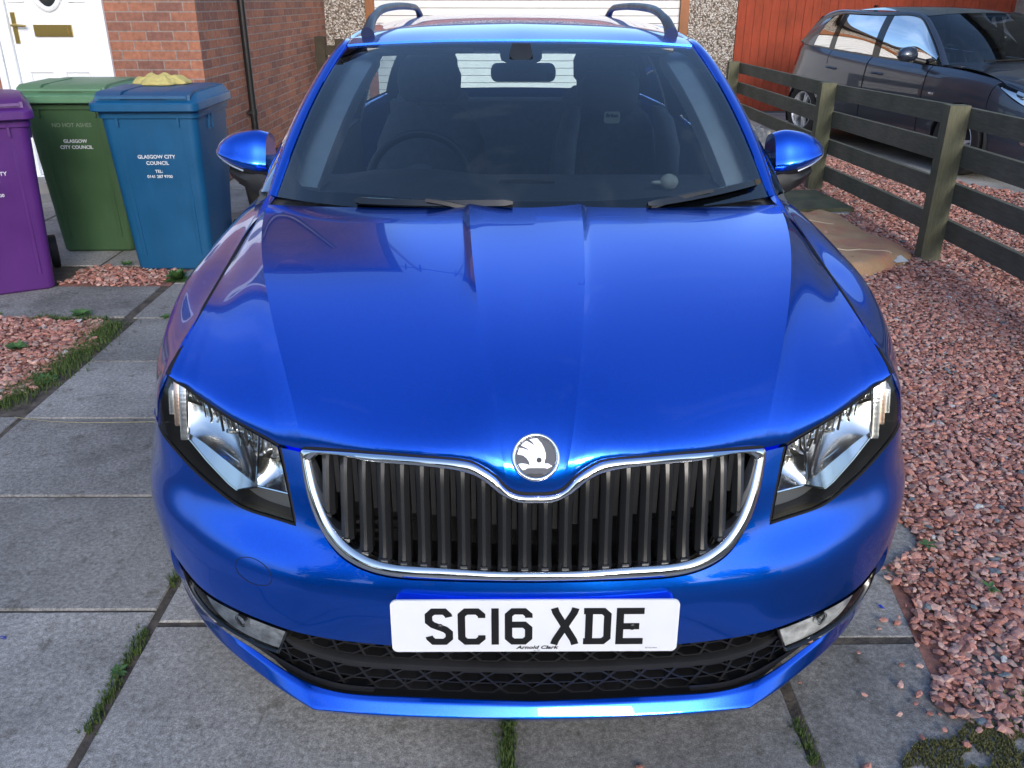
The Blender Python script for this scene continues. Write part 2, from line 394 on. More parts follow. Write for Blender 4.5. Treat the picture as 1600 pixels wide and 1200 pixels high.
def _fit(col):
    """column as polynomials in tau, tau^2 being the fraction of the way back: b, c, d of tau, tau^2, tau^4"""
    y0, y1 = col[0, 1], col[-1, 1]; t = np.sqrt((col[:, 1]-y0)/(y1-y0)); A = np.stack([t, t**2, t**4], 1)[1:]; W = np.ones(len(t)-1); W[-1] = 12
    cz = np.linalg.lstsq(A*W[:, None], (col[1:, 2]-col[0, 2])*W, rcond=None)[0]; cx = np.linalg.lstsq((A*W[:, None])[:, :3], (col[1:, 0]-col[0, 0])*W, rcond=None)[0]
    return np.concatenate([col[0], [y1], cx, cz])
_HF = np.array([_fit(c) for c in HC])
def hood_region(a, b, n, m=110):
    s = np.linspace(_HK[a], _HK[b], n)
    if a == 0:
        K = np.stack([_HF[1]*np.array([-1, 1, 1, 1, -1, -1, -1, 1, 1, 1]), _HF[0], _HF[1]]); c = ncub([-.05, 0, .05], K, s)
    else:
        lo, hi = {1: (1, 4), 4: (4, 6)}[a]; c = ncub(_HK[lo:hi+1], _HF[lo:hi+1], s)
    t = np.linspace(0, 1, m); out = []
    for i in range(n):
        k = np.abs(_hx[:, 0]-s[i]).argmin(); h = _hx[k]; x0, y0, z0, y1 = c[i, :4]; cx, cz = c[i, 4:7], c[i, 7:10]; B = np.stack([t, t**2, t**4], 1); de = (1-t)**5
        out.append(np.stack([x0+B @ cx+(s[i]-x0)*de, y0+(y1-y0)*t*t+(h[1]-y0)*de, z0+B @ cz+(h[2]-z0)*de], 1))
    return np.array(out)
Ps = [hood_region(0, 1, 14), hood_region(1, 4, 80), hood_region(4, 6, 60)]
# raised flank beside the inner crease, deeper towards the screen
VV = []; FF = []; NN = []; k = 0
for r_, P in enumerate(Ps):
    if r_ == 1:
        s = np.linspace(0, 1, P.shape[0]); t = np.linspace(0, 1, P.shape[1])
        dip = np.exp(-(s*.387/.035)**2)*1.0; P[:, :, 2] -= .0*dip[:, None]
        # a narrow step just outboard of the crease
        st = np.clip(s*.387/.011, 0, 1)*np.exp(-s*.387/.12); P[:, :, 2] -= .0065*st[:, None]*(np.clip((t-.55)/.45, 0, 1)**1.3)[None]
    # crisp ridges along the inner and outer creases
    tt_ = np.linspace(0, 1, P.shape[1]); fd_ = np.clip(tt_/.10, 0, 1)**1.5*(1-.6*np.clip((tt_-.93)/.07, 0, 1)**2); X_ = P[:, :, 0]
    if r_ == 0:
        d_ = np.abs(X_[-1:]-np.abs(X_)); P[:, :, 2] += .0075*np.exp(-d_/.032)*fd_-.0075*fd_*np.exp(-X_[-1:]/.032)
    if r_ == 1:
        d1 = np.abs(X_-X_[:1]); d2 = np.abs(X_[-1:]-X_); P[:, :, 2] += (.0075*np.exp(-d1/.032)-.0075*np.exp(-X_[:1]/.032)*np.exp(-d1/.12)+.0060*np.exp(-d2/.05))*fd_
    if r_ == 2:
        d2 = np.abs(X_-X_[:1]); ww = np.clip((X_[-1:]-X_)/np.maximum(X_[-1:]-X_[:1], 1e-3), 0, 1); P[:, :, 2] += .0060*np.exp(-d2/.05)*fd_*ww
    N = gnorm(P)
    if N[P.shape[0]//2, P.shape[1]//2, 2] < 0: N = -N
    if r_ == 0: N[0, :, 0] = 0
    V, F = grid(P); VV.append(V); NN.append(N.reshape(-1, 3)); FF += [tuple(i+k for i in f) for f in F]; k += len(V)
    if r_ == 2:   # side flange
        e = P[-1]; q = len(VV); W = np.stack([e, e+np.array([-.004, 0, -.02])], 1); V, F = grid(W); VV.append(V); NN.append(np.tile([1, 0, .2], (len(V), 1))); FF += [tuple(i+k for i in f) for f in F]; k += len(V)
    e = P[:, 0]; W = np.stack([e, e+np.array([0, .012, -.012])], 1); V, F = grid(W); VV.append(V); NN.append(np.tile([0, -.8, -.6], (len(V), 1))); FF += [tuple(i+k for i in f) for f in F]; k += len(V)
    e = P[:, -1]; W = np.stack([e, e+np.array([0, .004, -.02])], 1); V, F = grid(W); VV.append(V); NN.append(np.tile([0, 1, 0.], (len(V), 1))); FF += [tuple(i+k for i in f) for f in F]; k += len(V)
HG = (np.concatenate(VV), FF, np.concatenate(NN))
def fixwind(g):
    P, F, N = g; out = []
    for f in F:
        a = np.cross(P[f[1]]-P[f[0]], P[f[2]]-P[f[0]])+np.cross(P[f[2]]-P[f[0]], P[f[-1]]-P[f[0]]); out.append(f if a @ (N[f[0]]+N[f[2]]) >= 0 else f[::-1])
    return P, out, N
eg_ = Ps[2][-1][4:]
for s_ in (1, -1): cp(tube('bonnet_gap_shade', (eg_+np.array([.0040, 0, -.0035]))*np.array([s_, 1, 1]), .0046, 'gap', car, n=8))  # black tube stands in for the shade in the bonnet shut line
bonnet = cp(put('bonnet', both(fixwind(HG)), 'blue', car))
# --- front bumper
CH_SO = [(3.43, 6.66), (3.27, 5.94), (2.95, 5.13), (2.55, 4.62), (2.12, 4.43), (1.24, 4.43), (.46, 4.46), (0, 4.46)]
CH_TO = [(0, 6.54), (.20, 6.56), (.29, 6.62), (.43, 6.88), (.54, 7.08), (.64, 7.22), (.75, 7.34), (.98, 7.38), (1.46, 7.30), (2.15, 7.11), (2.67, 6.94), (3.27, 6.79), (3.40, 6.74), (3.43, 6.66)]
CH_TI = [(0, 6.38), (.18, 6.38), (.25, 6.42), (.40, 6.56), (.56, 6.81), (.68, 6.96), (.86, 7.06), (1.19, 7.09), (2.15, 6.91), (3.10, 6.66), (3.18, 6.58)]
CH_SI = [(3.18, 6.58), (3.0, 5.88), (2.76, 5.30), (2.46, 4.93), (2.04, 4.72), (1.23, 4.73), (.46, 4.71), (0, 4.71)]
HL_TOP = [(4.06, 6.66), (4.49, 6.84), (5.08, 7.09), (5.91, 7.41), (6.4, 7.9), (6.76, 8.66)]
HL_OUT = [(6.76, 8.66), (6.86, 7.5), (7.02, 6.8), (7.10, 6.22)]
HL_BOT = [(7.10, 6.22), (6.56, 5.87), (6.07, 5.55), (5.46, 5.31), (4.85, 5.12), (4.33, 5.10), (3.69, 5.10)]
HL_IN = [(3.69, 5.10), (3.88, 5.91), (4.06, 6.66)]
LOWT = [(0, 2.08), (1.92, 2.08), (2.8, 2.12), (3.8, 2.19), (4.56, 2.22), (5.26, 2.25), (5.85, 2.35), (6.37, 2.55), (6.78, 2.75)]
g = .06
arch = [at_yz(.87+.352*math.cos(a), .315+.352*math.sin(a)) for a in np.linspace(math.pi*1.1, math.pi*.80, 10)]
arch2 = [at_yz(.87+.352*math.cos(a), .315+.352*math.sin(a)) for a in np.linspace(math.pi*.795, -math.pi*.1, 24)]
seam = [arch[-1], (8.0, 5.9), (7.6, 6.1), (7.16, 6.22)]
bump_loop = segs([LOWT, [(6.78, 2.75), (7.05, 1.7), (7.5, .9), (8.0, .3)], [(8.0, .3), (8.4, .1), arch[0]], arch, seam, [(7.16, 6.22), (7.12, 6.14)],
    [(p[0], p[1]-g) for p in HL_BOT[:1]]+[(p[0]+.0, p[1]-g) for p in HL_BOT[1:-1]]+[(3.64, 5.03)], [(3.64, 5.03), (3.83, 5.91), (4.0, 6.66)], [(4.0, 6.66), (3.5, 6.68)], [(3.5, 6.68), (3.30, 5.90), (2.98, 5.08), (2.57, 4.55), (2.13, 4.36), (1.24, 4.36), (.46, 4.39), (0, 4.39)], [(0, 4.39), (0, 2.08)]])
bumper = cp(put('front_bumper', both(panel_geo([bump_loop], body, bnc, step=.085)), 'blue', car))
# tow-eye cover: a fine ring groove
TE = np.array([(4.55+.36*math.cos(a), 3.62+.40*math.sin(a)) for a in np.linspace(0, 2*math.pi, 41)])
tp = body(TE[:, 0], TE[:, 1])+bnorm(TE[:, 0], TE[:, 1])*.0002; tp[:, 0] *= -1
cp(tube('towing_eye_cover', tp, .0007, 'gap', car, n=6))
# --- lip
LT = [(0, .068, .25), (.117, .073, .25), (.296, .084, .25), (.405, .099, .25), (.466, .127, .25), (.535, .174, .252), (.598, .221, .255), (.66, .262, .26), (.714, .306, .27), (.751, .342, .28), (.779, .378, .30), (.805, .424, .32), (.84, .49, .335), (.875, .57, .34)]
LB = [(0, .045, .223), (.116, .048, .223), (.23, .053, .223), (.346, .062, .223), (.438, .075, .222), (.498, .117, .222), (.563, .169, .222), (.687, .28, .222), (.773, .382, .225), (.815, .445, .228), (.852, .505, .235), (.880, .55, .243), (.895, .585, .250), (.908, .625, .26)]
LF = [tuple(np.array(a)*.62+np.array(b)*.38+np.array([0, -.001, .004])) for a, b in zip(LT, LB)]
LU = [(x, y+.022, z-.028) for x, y, z in LB]
def lipc(P):
    a = spl(P[:5], 40); b = spl(P[4:], 50); return np.concatenate([a, b[1:]])
r = [lipc(P) for P in (LT, LF, LB, LU)]
back = r[0]+np.array([0, .006, -.035])
def bridge(a, b, n=5, bulge=0.):
    t = np.linspace(0, 1, n)[None, :, None]; return a[:, None]*(1-t)+b[:, None]*t
lipg = np.concatenate([bridge(back, r[0], 3), bridge(r[0], r[1], 4)[:, 1:], bridge(r[1], r[2], 5)[:, 1:], bridge(r[2], r[3], 3)[:, 1:]], 1)
V, F = grid(lipg); V2, F2, _ = mirror_geo(V, F, V)
lip = mesh('front_lip', np.concatenate([V, V2]), F+[tuple(i+len(V) for i in f) for f in F2], 'blue', car, True)
bm = bmesh.new(); bm.from_mesh(lip.data); bmesh.ops.remove_doubles(bm, verts=bm.verts, dist=1e-5); bmesh.ops.recalc_face_normals(bm, faces=bm.faces)
es = [e for e in bm.edges if len(e.link_faces) == 2 and e.calc_face_angle(0) > R(15)]
bmesh.ops.bevel(bm, geom=es, offset=.0022, segments=3, affect='EDGES', profile=.5); bm.to_mesh(lip.data); bm.free(); shade(lip.data, 28); cp(lip)
# --- chrome frame of the grille
def rail3(L, off, n):
    q = segs([L], .02) + [L[-1]]; q = np.array(q); q = lin(q, n); P = body(q[:, 0], q[:, 1]); N = bnc(q[:, 0], q[:, 1]); return P+N*off, N
def ring(outs, ins, prof, n=90):
    """strip between outer and inner loops; prof = [(fraction, offset)]"""
    G = []
    for fr, off in prof:
        row = []
        for O_, I_, k in outs_ins(outs, ins):
            O3 = np.array(segs([O_], .02)+[O_[-1]]); I3 = np.array(segs([I_], .02)+[I_[-1]]); O3 = lin(O3, k); I3 = lin(I3, k)
            q = O3*(1-fr)+I3*fr; row.append(body(q[:, 0], q[:, 1])+bnc(q[:, 0], q[:, 1])*off)
        row = np.concatenate([row[0]]+[x[1:] for x in row[1:]]); G.append(row)
    return np.array(G)
def outs_ins(o, i): return [(o[0], i[0], 110), (o[1], i[1], 110)]
prof = [(-.06, -.012), (-.06, .002), (-.02, .006), (.08, .0085), (.5, .0110), (.86, .0085), (.97, .004), (1.03, -.004), (1.03, -.03)]
G = ring([CH_TO, CH_SO], [CH_TI, CH_SI], prof); V, F = grid(G); V2, F2, _ = mirror_geo(V, F, V)
grille = empty('front_grille', (0, 0, 0)); grille.parent = car
cf = mesh('chrome_frame', np.concatenate([V, V2]), F+[tuple(i+len(V) for i in f) for f in F2], 'chrome', grille, True)
bm = bmesh.new(); bm.from_mesh(cf.data); bmesh.ops.remove_doubles(bm, verts=bm.verts, dist=2e-5); bmesh.ops.recalc_face_normals(bm, faces=bm.faces); bm.to_mesh(cf.data); bm.free(); shade(cf.data, 55); cp(cf)
sq = np.array(segs([CH_TO], .02)+[CH_TO[-1]]); sq = lin(sq, 120); sp_ = body(sq[:, 0], sq[:, 1]+.035)+bnc(sq[:, 0], sq[:, 1])*-.0015
for s_ in (1, -1): cp(tube('bonnet_gap_shade', sp_*np.array([s_, 1, 1]), .0034, 'gap', grille, n=8))
# above: black tube as painted shade in the gap between chrome and bonnet, and the well behind the grille
gi = segs([CH_TI, CH_SI, [(0, 4.71), (0, 6.38)]])
# --- slats
_ti = np.array(segs([CH_TI], .02)+[CH_TI[-1]]); _si = np.array(segs([CH_SI], .02)+[CH_SI[-1]])
_tx = body(_ti[:, 0], _ti[:, 1]); _sx = body(_si[:, 0], _si[:, 1])
def opening(x):
    x = abs(x); zt = np.interp(x, _tx[:, 0], _tx[:, 2]); zb = np.interp(x, _sx[::-1, 0], _sx[::-1, 2]); return zb, zt
_ug = np.linspace(0, 4.2, 120); _vg = np.linspace(3, 8, 140); _UG, _VG = np.meshgrid(_ug, _vg, indexing='ij'); _PG = body(_UG.ravel(), _VG.ravel()).reshape(120, 140, 3)
def ysurf(x, z):
    x = abs(x); i = np.abs(_PG[:, 70, 0]-x).argmin(); return np.interp(z, _PG[i, :, 2], _PG[i, :, 1])
bm = bmesh.new(); bm2 = bmesh.new()
for k in range(-11, 11):
    x = (k+.5)*.0366
    zb, zt = opening(x)
    if zt-zb < .02: continue
    zb -= .004; zt += .004; n = 12; prevs = None
    for i in range(n+1):
        t = i/n; z = zb+(zt-zb)*t; y = ysurf(x, z)-.001
        w = .0030+.0085*max(0, (t-.72)/.28)**2.2+.002*max(0, (.12-t)/.12); y2 = y+.004*(1-t)**.5+.004*math.sin(math.pi*t)*0+.006
        yy = y+.005+.006*max(0, (t-.85)/.15)
        ring_ = [bm.verts.new(c) for c in ((x-.0130, yy+.030, z), (x-.0098-w*.5, yy+.011, z), (x-.0026-w*.1, yy, z), (x+.0026+w*.1, yy, z), (x+.0098+w*.5, yy+.011, z), (x+.0130, yy+.030, z))]
        if prevs:
            for a in range(5): bm.faces.new((prevs[a], prevs[a+1], ring_[a+1], ring_[a]))
        prevs = ring_
    # foot clip
    yb = ysurf(x, zb)+.002; bbox(bm, x-.006, x+.006, yb, yb+.02, zb-.001, zb+.007)
    # secondary bar between the slats, upper half
    x2 = x+.0183; zb2, zt2 = opening(x2) if abs(x2) < .40 else (0, 0)
    if zt2-zb2 > .05:
        zm = zb2+(zt2-zb2)*.42; ym = ysurf(x2, .65)
        bbox(bm2, x2-.0045, x2+.0045, ym+.034, ym+.05, zm, zt2)
sl_ = frombm('grille_slats', bm, 'slat', grille, 24); cp(sl_)
bbox(bm2, -.36, .36, .16, .17, .565, .572); bbox(bm2, -.34, .34, .16, .17, .585, .592); bbox(bm2, -.38, .38, .16, .17, .605, .612)
cp(frombm('grille_backing_bars', bm2, 'dark_trim', grille, 40))
v_, f_, bl_ = trim([gi], .15); Pg = body(v_[:, 0], v_[:, 1])-bnc(v_[:, 0], v_[:, 1])*.012
Pg[:, 1] += .075*np.ones(len(Pg)); gg = both((Pg, [tuple(t) for t in f_], np.tile([0, -1, 0.], (len(Pg), 1)))); cp(mesh('grille_well', gg[0], gg[1], 'gap', grille))
from math import pi
# ---------------------------------------------------------------- headlights
def offs(loop, fn, nf, off):
    L_ = np.array(loop); return fn(L_[:, 0], L_[:, 1])+nf(L_[:, 0], L_[:, 1])*off
def shrink(L, k):
    L = np.array(L); c = L.mean(0); return [tuple(c+(p-c)*k) for p in L]
def quadmap(A, a, b):
    """bilinear map of the unit square on the (u,v) corners A: (0,0),(1,0),(1,1),(0,1)"""
    A = np.array(A); a = a[..., None]; b = b[..., None]; return A[0]*(1-a)*(1-b)+A[1]*a*(1-b)+A[2]*a*b+A[3]*(1-a)*b
HL = segs([HL_TOP, HL_OUT, HL_BOT, HL_IN])
HLs = shrink(HL, .985)
def bowl(A, d0, d1, facets, n=44):
    """reflector bowl over the (u,v) quadrilateral A, d0 rim depth, d1 extra depth at its heart"""
    a, b = np.meshgrid(np.linspace(0, 1, n), np.linspace(0, 1, n), indexing='ij'); q = quadmap(A, a, b).reshape(-1, 2)
    dep = d0+d1*(1-np.abs(2*a-1)**2.4)*(1-np.abs(2*b-.9)**2.2).clip(0)
    if facets:
        st = np.floor(a*facets)/facets; w_ = ((b-.52)/.1).clip(0, 1); dep = dep+w_*.016*np.sin(st*37.3*1.7+1)+w_*(.02*((a*facets) % 1))
    P = body(q[:, 0], q[:, 1]); N = bnc(q[:, 0], q[:, 1]); P = P-N*dep.reshape(-1, 1); return P.reshape(n, n, 3)
def lampdrop(P): return P
hlroots = []
for side, wd in ((1, 'right'), (-1, 'left')):
    h = empty('headlight', (0, 0, 0)); h.parent = car; m_ = np.array([side, 1, 1])
    for L_, dv in ((HL_TOP, .05), (HL_BOT, -.05), (HL_IN, 0)):
        q = lin(np.array(segs([L_], .05)+[L_[-1]]), 60); q[:, 1] += dv; q[:, 0] -= .03 if dv == 0 else 0; P = body(q[:, 0], q[:, 1])-bnc(q[:, 0], q[:, 1])*.0015; cp(tube('gap_shade', P*m_, .0030, 'gap', h, n=6))  # black tubes draw the shaded gaps round the lamp
    def add(name, g, m, parent=h, side=side):
        P, F, N = g; return cp(put(name, g, m, parent, side))
    add('lens', panel_geo([HLs], body, bnc, .001, flange=.010), 'lens')
    # dark bezel: rim going in and a floor
    rim = np.array(HLs); P0 = offs(HLs, body, bnc, -.004); P1 = offs(shrink(HL, .975), body, bnc, -.012); P2 = offs(shrink(HL, .965), body, bnc, -.022)
    G = np.stack([P0, P1, P2], 1)*m_; V, F = grid(G, closed_u=True); cp(mesh('bezel', V, F, 'headlamp_black', h, True)); bmf(bpy.data.objects[-1] if False else h.children[-1])
    add('housing', panel_geo([shrink(HL, .955)], body, bnc, -.058, step=.2, flange=0), 'lamp_floor')
    # side wall of the housing
    G = np.stack([offs(shrink(HL, .965), body, bnc, -.02), offs(shrink(HL, .94), body, bnc, -.068)], 1)*m_; V, F = grid(G, closed_u=True); cp(mesh('housing_wall', V, F, 'headlamp_black', h, True))
    # reflectors: main and high beam
    main = [(5.02, 5.50), (6.45, 6.55), (6.45, 7.82), (4.70, 6.88)]
    for A, d0, d1, fc in (([(4.68, 5.62), (6.46, 6.26), (6.42, 7.84), (4.60, 6.88)], .020, .034, 9), ([(3.96, 5.62), (4.66, 5.60), (4.58, 6.86), (4.12, 6.66)], .020, .026, 5)):
        G = bowl(A, d0, d1, fc)*m_; V, F = grid(G); o = mesh('reflector', V, F, 'reflector', h, True, angle=18); cp(o)
    # lower rim of the reflectors, a bright thin edge
    e = np.array([(3.96, 5.60), (4.66, 5.56), (5.14, 5.30), (5.34, 5.37), (5.9, 5.68), (6.46, 6.14)]); P = body(e[:, 0], e[:, 1])-bnc(e[:, 0], e[:, 1])*.025; cp(tube('reflector_rim', lin(P*m_, 40), .0022, 'chrome', h, n=6))
    # fill between main bowl lower edge and the notch
    a = np.array([(4.66, 5.56), (5.14, 5.30), (5.34, 5.37), (5.9, 5.68), (6.46, 6.14)]); bq = np.array([(4.68, 5.8), (5.0, 5.9), (5.3, 5.98), (5.9, 6.15), (6.44, 6.45)])
    G = np.stack([lin(body(a[:, 0], a[:, 1])-bnc(a[:, 0], a[:, 1])*.024, 30), lin(body(bq[:, 0], bq[:, 1])-bnc(bq[:, 0], bq[:, 1])*.036, 30)], 1)*m_
    V, F = grid(G); cp(mesh('reflector_lip', V, F, 'reflector', h, True))
    e = np.array([(4.67, 5.58), (4.59, 6.86)]); P = body(e[:, 0], e[:, 1])-bnc(e[:, 0], e[:, 1])*.022; cp(tube('divider', lin(P*m_, 8), .0028, 'chrome', h, n=6))
    # bulbs
    for uu_, vv_ in ((5.45, 6.55), (4.33, 6.25)):
        P = body([uu_], [vv_])-bnc([uu_], [vv_])*.06; P2_ = body([uu_], [vv_])-bnc([uu_], [vv_])*.035; cp(tube('bulb', np.array([P[0], (P[0]+P2_[0])/2, P2_[0]])*m_, [.008, .008, .004], 'chrome', h, n=12))
    for k_ in range(11):
        u_ = 4.72+.15*k_; vt = float(np.interp(u_, [p[0] for p in HL_TOP], [p[1] for p in HL_TOP]))-.16; e = np.array([(u_, vt), (u_+.02, vt-.30-.12*(k_ % 3))]); P = body(e[:, 0], e[:, 1])-bnc(e[:, 0], e[:, 1])*np.array([[.020], [.030]])
        cp(tube('reflector_flute', lin(P*m_, 5), .0026 if k_ % 2 else .0018, 'headlamp_black' if k_ % 2 else 'chrome', h, n=6))
    rg2 = np.array([(5.42+.50*math.cos(a), 6.52+.55*math.sin(a)) for a in np.linspace(.1, pi*.95, 30)]); P = body(rg2[:, 0], rg2[:, 1])-bnc(rg2[:, 0], rg2[:, 1])*.040; cp(tube('reflector_ring', P*m_, .0028, 'chrome', h, n=6))
    # direction indicator: ribbed clear column at the outer corner
    for q, (x0, x1, v0, v1, mt) in enumerate(((.713, .727, 6.0, 7.75, 'white_clear'), (.730, .741, 6.3, 7.95, 'amber_clear'), (.744, .754, 6.55, 8.1, 'white_clear'))):
        rows = []
        for vv in np.linspace(v0, v1, 30):
            cu_ = body(np.linspace(5.6, 7.4, 60), np.full(60, vv)); k_ = (cu_[:, 0]-x0)/(x1-x0)
            ya = np.interp(x1, cu_[:, 0], cu_[:, 1])+.012; z_ = np.interp(x0, cu_[:, 0], cu_[:, 2]); rg_ = .0004*(math.sin(vv*60))
            rows.append([(x0-.001, ya+.012, z_), (x0, ya+.001+rg_, z_), ((x0+x1)/2, ya+rg_, z_), (x1, ya+.001+rg_, z_), (x1+.001, ya+.012, z_)])
        V, F = grid(np.array(rows)*m_); o = mesh('indicator' if q else 'outer_reflector', V, F, mt, h, True, angle=40); bmf(o); cp(o)
    # thin bright steps on the inner end
    for q in range(4):
        e = np.array([(3.80+.045*q, 5.30), (3.90+.045*q, 5.95), (4.06+.04*q, 6.60)]); P = body(e[:, 0], e[:, 1])-bnc(e[:, 0], e[:, 1])*(.010+.004*q); cp(tube('inner_step', spl(P*m_, 12), .0011, 'slat', h, n=5))
# ---------------------------------------------------------------- fog lights and lower grille
LT3 = lipc([(x, y+.008, z) for x, y, z in LT])
FG_T = [(3.92, 2.12), (4.56, 2.14), (5.26, 2.16), (5.85, 2.26), (6.37, 2.46)]; FG_B = [(6.37, 2.46), (6.26, 2.02), (5.60, 1.50), (4.86, 1.38), (4.20, 1.36)]; FG_I = [(4.20, 1.36), (3.92, 2.12)]
FGL = segs([FG_T, FG_B, FG_I])
for side in (1, -1):
    h = empty('fog_light', (0, 0, 0)); h.parent = car; m_ = np.array([side, 1, 1])
    cp(put('lens', panel_geo([shrink(FGL, .97)], body, bnc, -.004, step=.1, flange=.008), 'lens', h, side))
    for cu_, cv_, r_ in ((5.0, 1.78, .016),):
        P = body([cu_], [cv_])-bnc([cu_], [cv_])*.016; N_ = bnc([cu_], [cv_])*m_; Pq = P[0]*m_; cp(tube('bulb', np.array([Pq, Pq+N_[0]*.008, Pq+N_[0]*.011]), [r_, r_*.9, r_*.5], 'reflector', h, n=18))
    fgf = lambda u, v: body(u, v)-bnc(u, v)*(.008+.026*np.clip((np.asarray(v)-1.35)/1.0, 0, 1.1))[:, None]
    cp(put('reflector_face', panel_geo([shrink(FGL, .935)], fgf, lambda u, v: bnorm(u, v, fgf), 0, step=.1, flange=0), 'frosted_reflector', h, side))
    P0 = offs(FGL, body, bnc, .001); P1 = offs(shrink(FGL, .95), body, bnc, -.002); P2 = offs(shrink(FGL, .93), body, bnc, -.06)
    G = np.stack([P0, P1, P2], 1)*m_; V, F = grid(G, closed_u=True); o = mesh('bezel', V, F, 'black_gloss', h, True); cp(o)
    cp(put('housing', panel_geo([shrink(FGL, .93)], body, bnc, -.075, step=.2, flange=0), 'dark_trim', h, side))
# black surround of the lower intake, from the bumper edge down to the lip
lw = np.array(segs([LOWT], .05)+[LOWT[-1]]); top3 = lin(body(lw[:, 0], lw[:, 1])+np.array([0, .012, 0]), 90); lt = LT3[np.argmin(abs(LT3[:, 0]-0)):]; bot3 = lin(lt[:np.argmin(abs(lt[:, 0]-.86))+1]+np.array([0, -.004, -.001]), 90)
lg = empty('lower_grille', (0, 0, 0)); lg.parent = car
def lowS(s, t, rec=0.):
    """s along 0..1 from the centre outwards, t 0 top .. 1 bottom"""
    q = np.linspace(0, 1, 90); a = np.stack([np.interp(s, q, top3[:, k]) for k in range(3)], -1); b = np.stack([np.interp(s, q, bot3[:, k]) for k in range(3)], -1)
    t = np.asarray(t)[..., None]; p = a*(1-t)+b*t; tg = np.stack([np.gradient(top3[:, k]) for k in range(2)], 1); tx = np.interp(s, q, tg[:, 0]); ty = np.interp(s, q, tg[:, 1]); l = np.hypot(tx, ty)
    p = p.copy(); p[..., 0] += -ty/l*rec; p[..., 1] += tx/l*rec; return p
def low_patch(s0, s1, t0, t1, rec, n=60, m=6):
    a, b = np.meshgrid(np.linspace(s0, s1, n), np.linspace(t0, t1, m), indexing='ij'); return lowS(a, b, rec)
W_ = []; 
G = low_patch(0, 1, -.1, 1.5, .055); V, F = grid(G); g2 = both((V, F, V)); cp(mesh('intake_well', g2[0], g2[1], 'gap', lg))
# surround outboard of the mesh, round the fog light
G = low_patch(.60, 1, 0, 1, .012, 40, 8)
fgp = body(np.array(FGL)[:, 0], np.array(FGL)[:, 1])
# honeycomb: frames of hexagons between top and bottom edges
_s = np.linspace(0, 1, 90); slen = chord(top3)[-1]
bm = bmesh.new()
def hexrow(bm, tc_, ht, x_end, pitch=.052, rec=.013, shift=0.):
    n = int(x_end/pitch)+1
    for i in range(-n, n+1):
        sx = (i+shift)*pitch
        if abs(sx) > x_end: continue
        cs = []
        for (hx, hz) in ((-.5, -.5), (.5, -.5), (.92, 0), (.5, .5), (-.5, .5), (-.92, 0)):
            cs.append((sx+hx*pitch*.62, tc_+hz*ht))
        for kin, rr in ((1.0, rec),):
            ou = [(abs(x)/slen, t, x < 0) for x, t in cs]; inn = [(abs(sx+(x-sx)*.80)/slen, tc_+(t-tc_)*.76, x < 0) for x, t in cs]
            def P_(l, r_): 
                out = []
                for s_, t_, ng in l:
                    p = lowS(np.array([min(s_, 1)]), np.array([t_]), r_)[0]; out.append(bm.verts.new((-p[0] if ng else p[0], p[1], p[2])))
                return out
            o_ = P_(ou, rr); i_ = P_(inn, rr); d_ = P_(inn, rr+.022)
            for k in range(6):
                j = (k+1) % 6; bm.faces.new((o_[k], o_[j], i_[j], i_[k])); bm.faces.new((i_[k], i_[j], d_[j], d_[k]))
for tc_, ht, sh in ((.09, .20, 0), (.29, .20, .5), (.69, .20, 0), (.89, .20, .5)): hexrow(bm, tc_, ht, .50 if tc_ < .2 else .52, shift=sh)
cp(frombm('honeycomb_mesh', bm, 'dark_trim', lg, 30))
# middle bar of the intake
rows = []
for t_, rec in ((.42, .022), (.435, .010), (.45, .005), (.53, .004), (.55, .010), (.57, .022)):
    s_ = np.linspace(0, .62, 50); tt = t_*np.ones(50); k = np.clip((s_-.50)/.12, 0, 1); tt = tt-(t_-.40)*k*.6-.10*k; rows.append(lowS(s_, tt, rec+.03*k*k))
V, F = grid(np.array(rows)); g2 = both((V, F, V)); o = mesh('intake_bar', g2[0], g2[1], 'black_plastic', lg, True); bmf(o); shade(o.data, 50); cp(o)
# outer black surround strips: above and below the fog light
for nm, t0, t1, s0, s1 in (('surround', .90, 1., .30, 1.), ('surround', 0, .045, 0, .62)):
    G = low_patch(s0, s1, t0, t1, .004, 60, 3); G2 = low_patch(s0, s1, t1, t1+.0001, .05, 60, 2); V, F = grid(np.concatenate([G, G2], 1))
    for sg_ in (1, -1): o = mesh(nm, V*np.array([sg_, 1, 1]), F, 'dark_trim', lg, True); bmf(o); cp(o)
G = []
for s_ in np.linspace(.55, 1, 40): G.append([lowS(np.array([s_]), np.array([t_]), .09)[0] for t_ in np.linspace(0, 1, 6)])
V, F = grid(np.array(G))
for sg_ in (1, -1): cp(mesh('fog_light_panel', V*np.array([sg_, 1, 1]), F, 'dark_trim', lg, True))
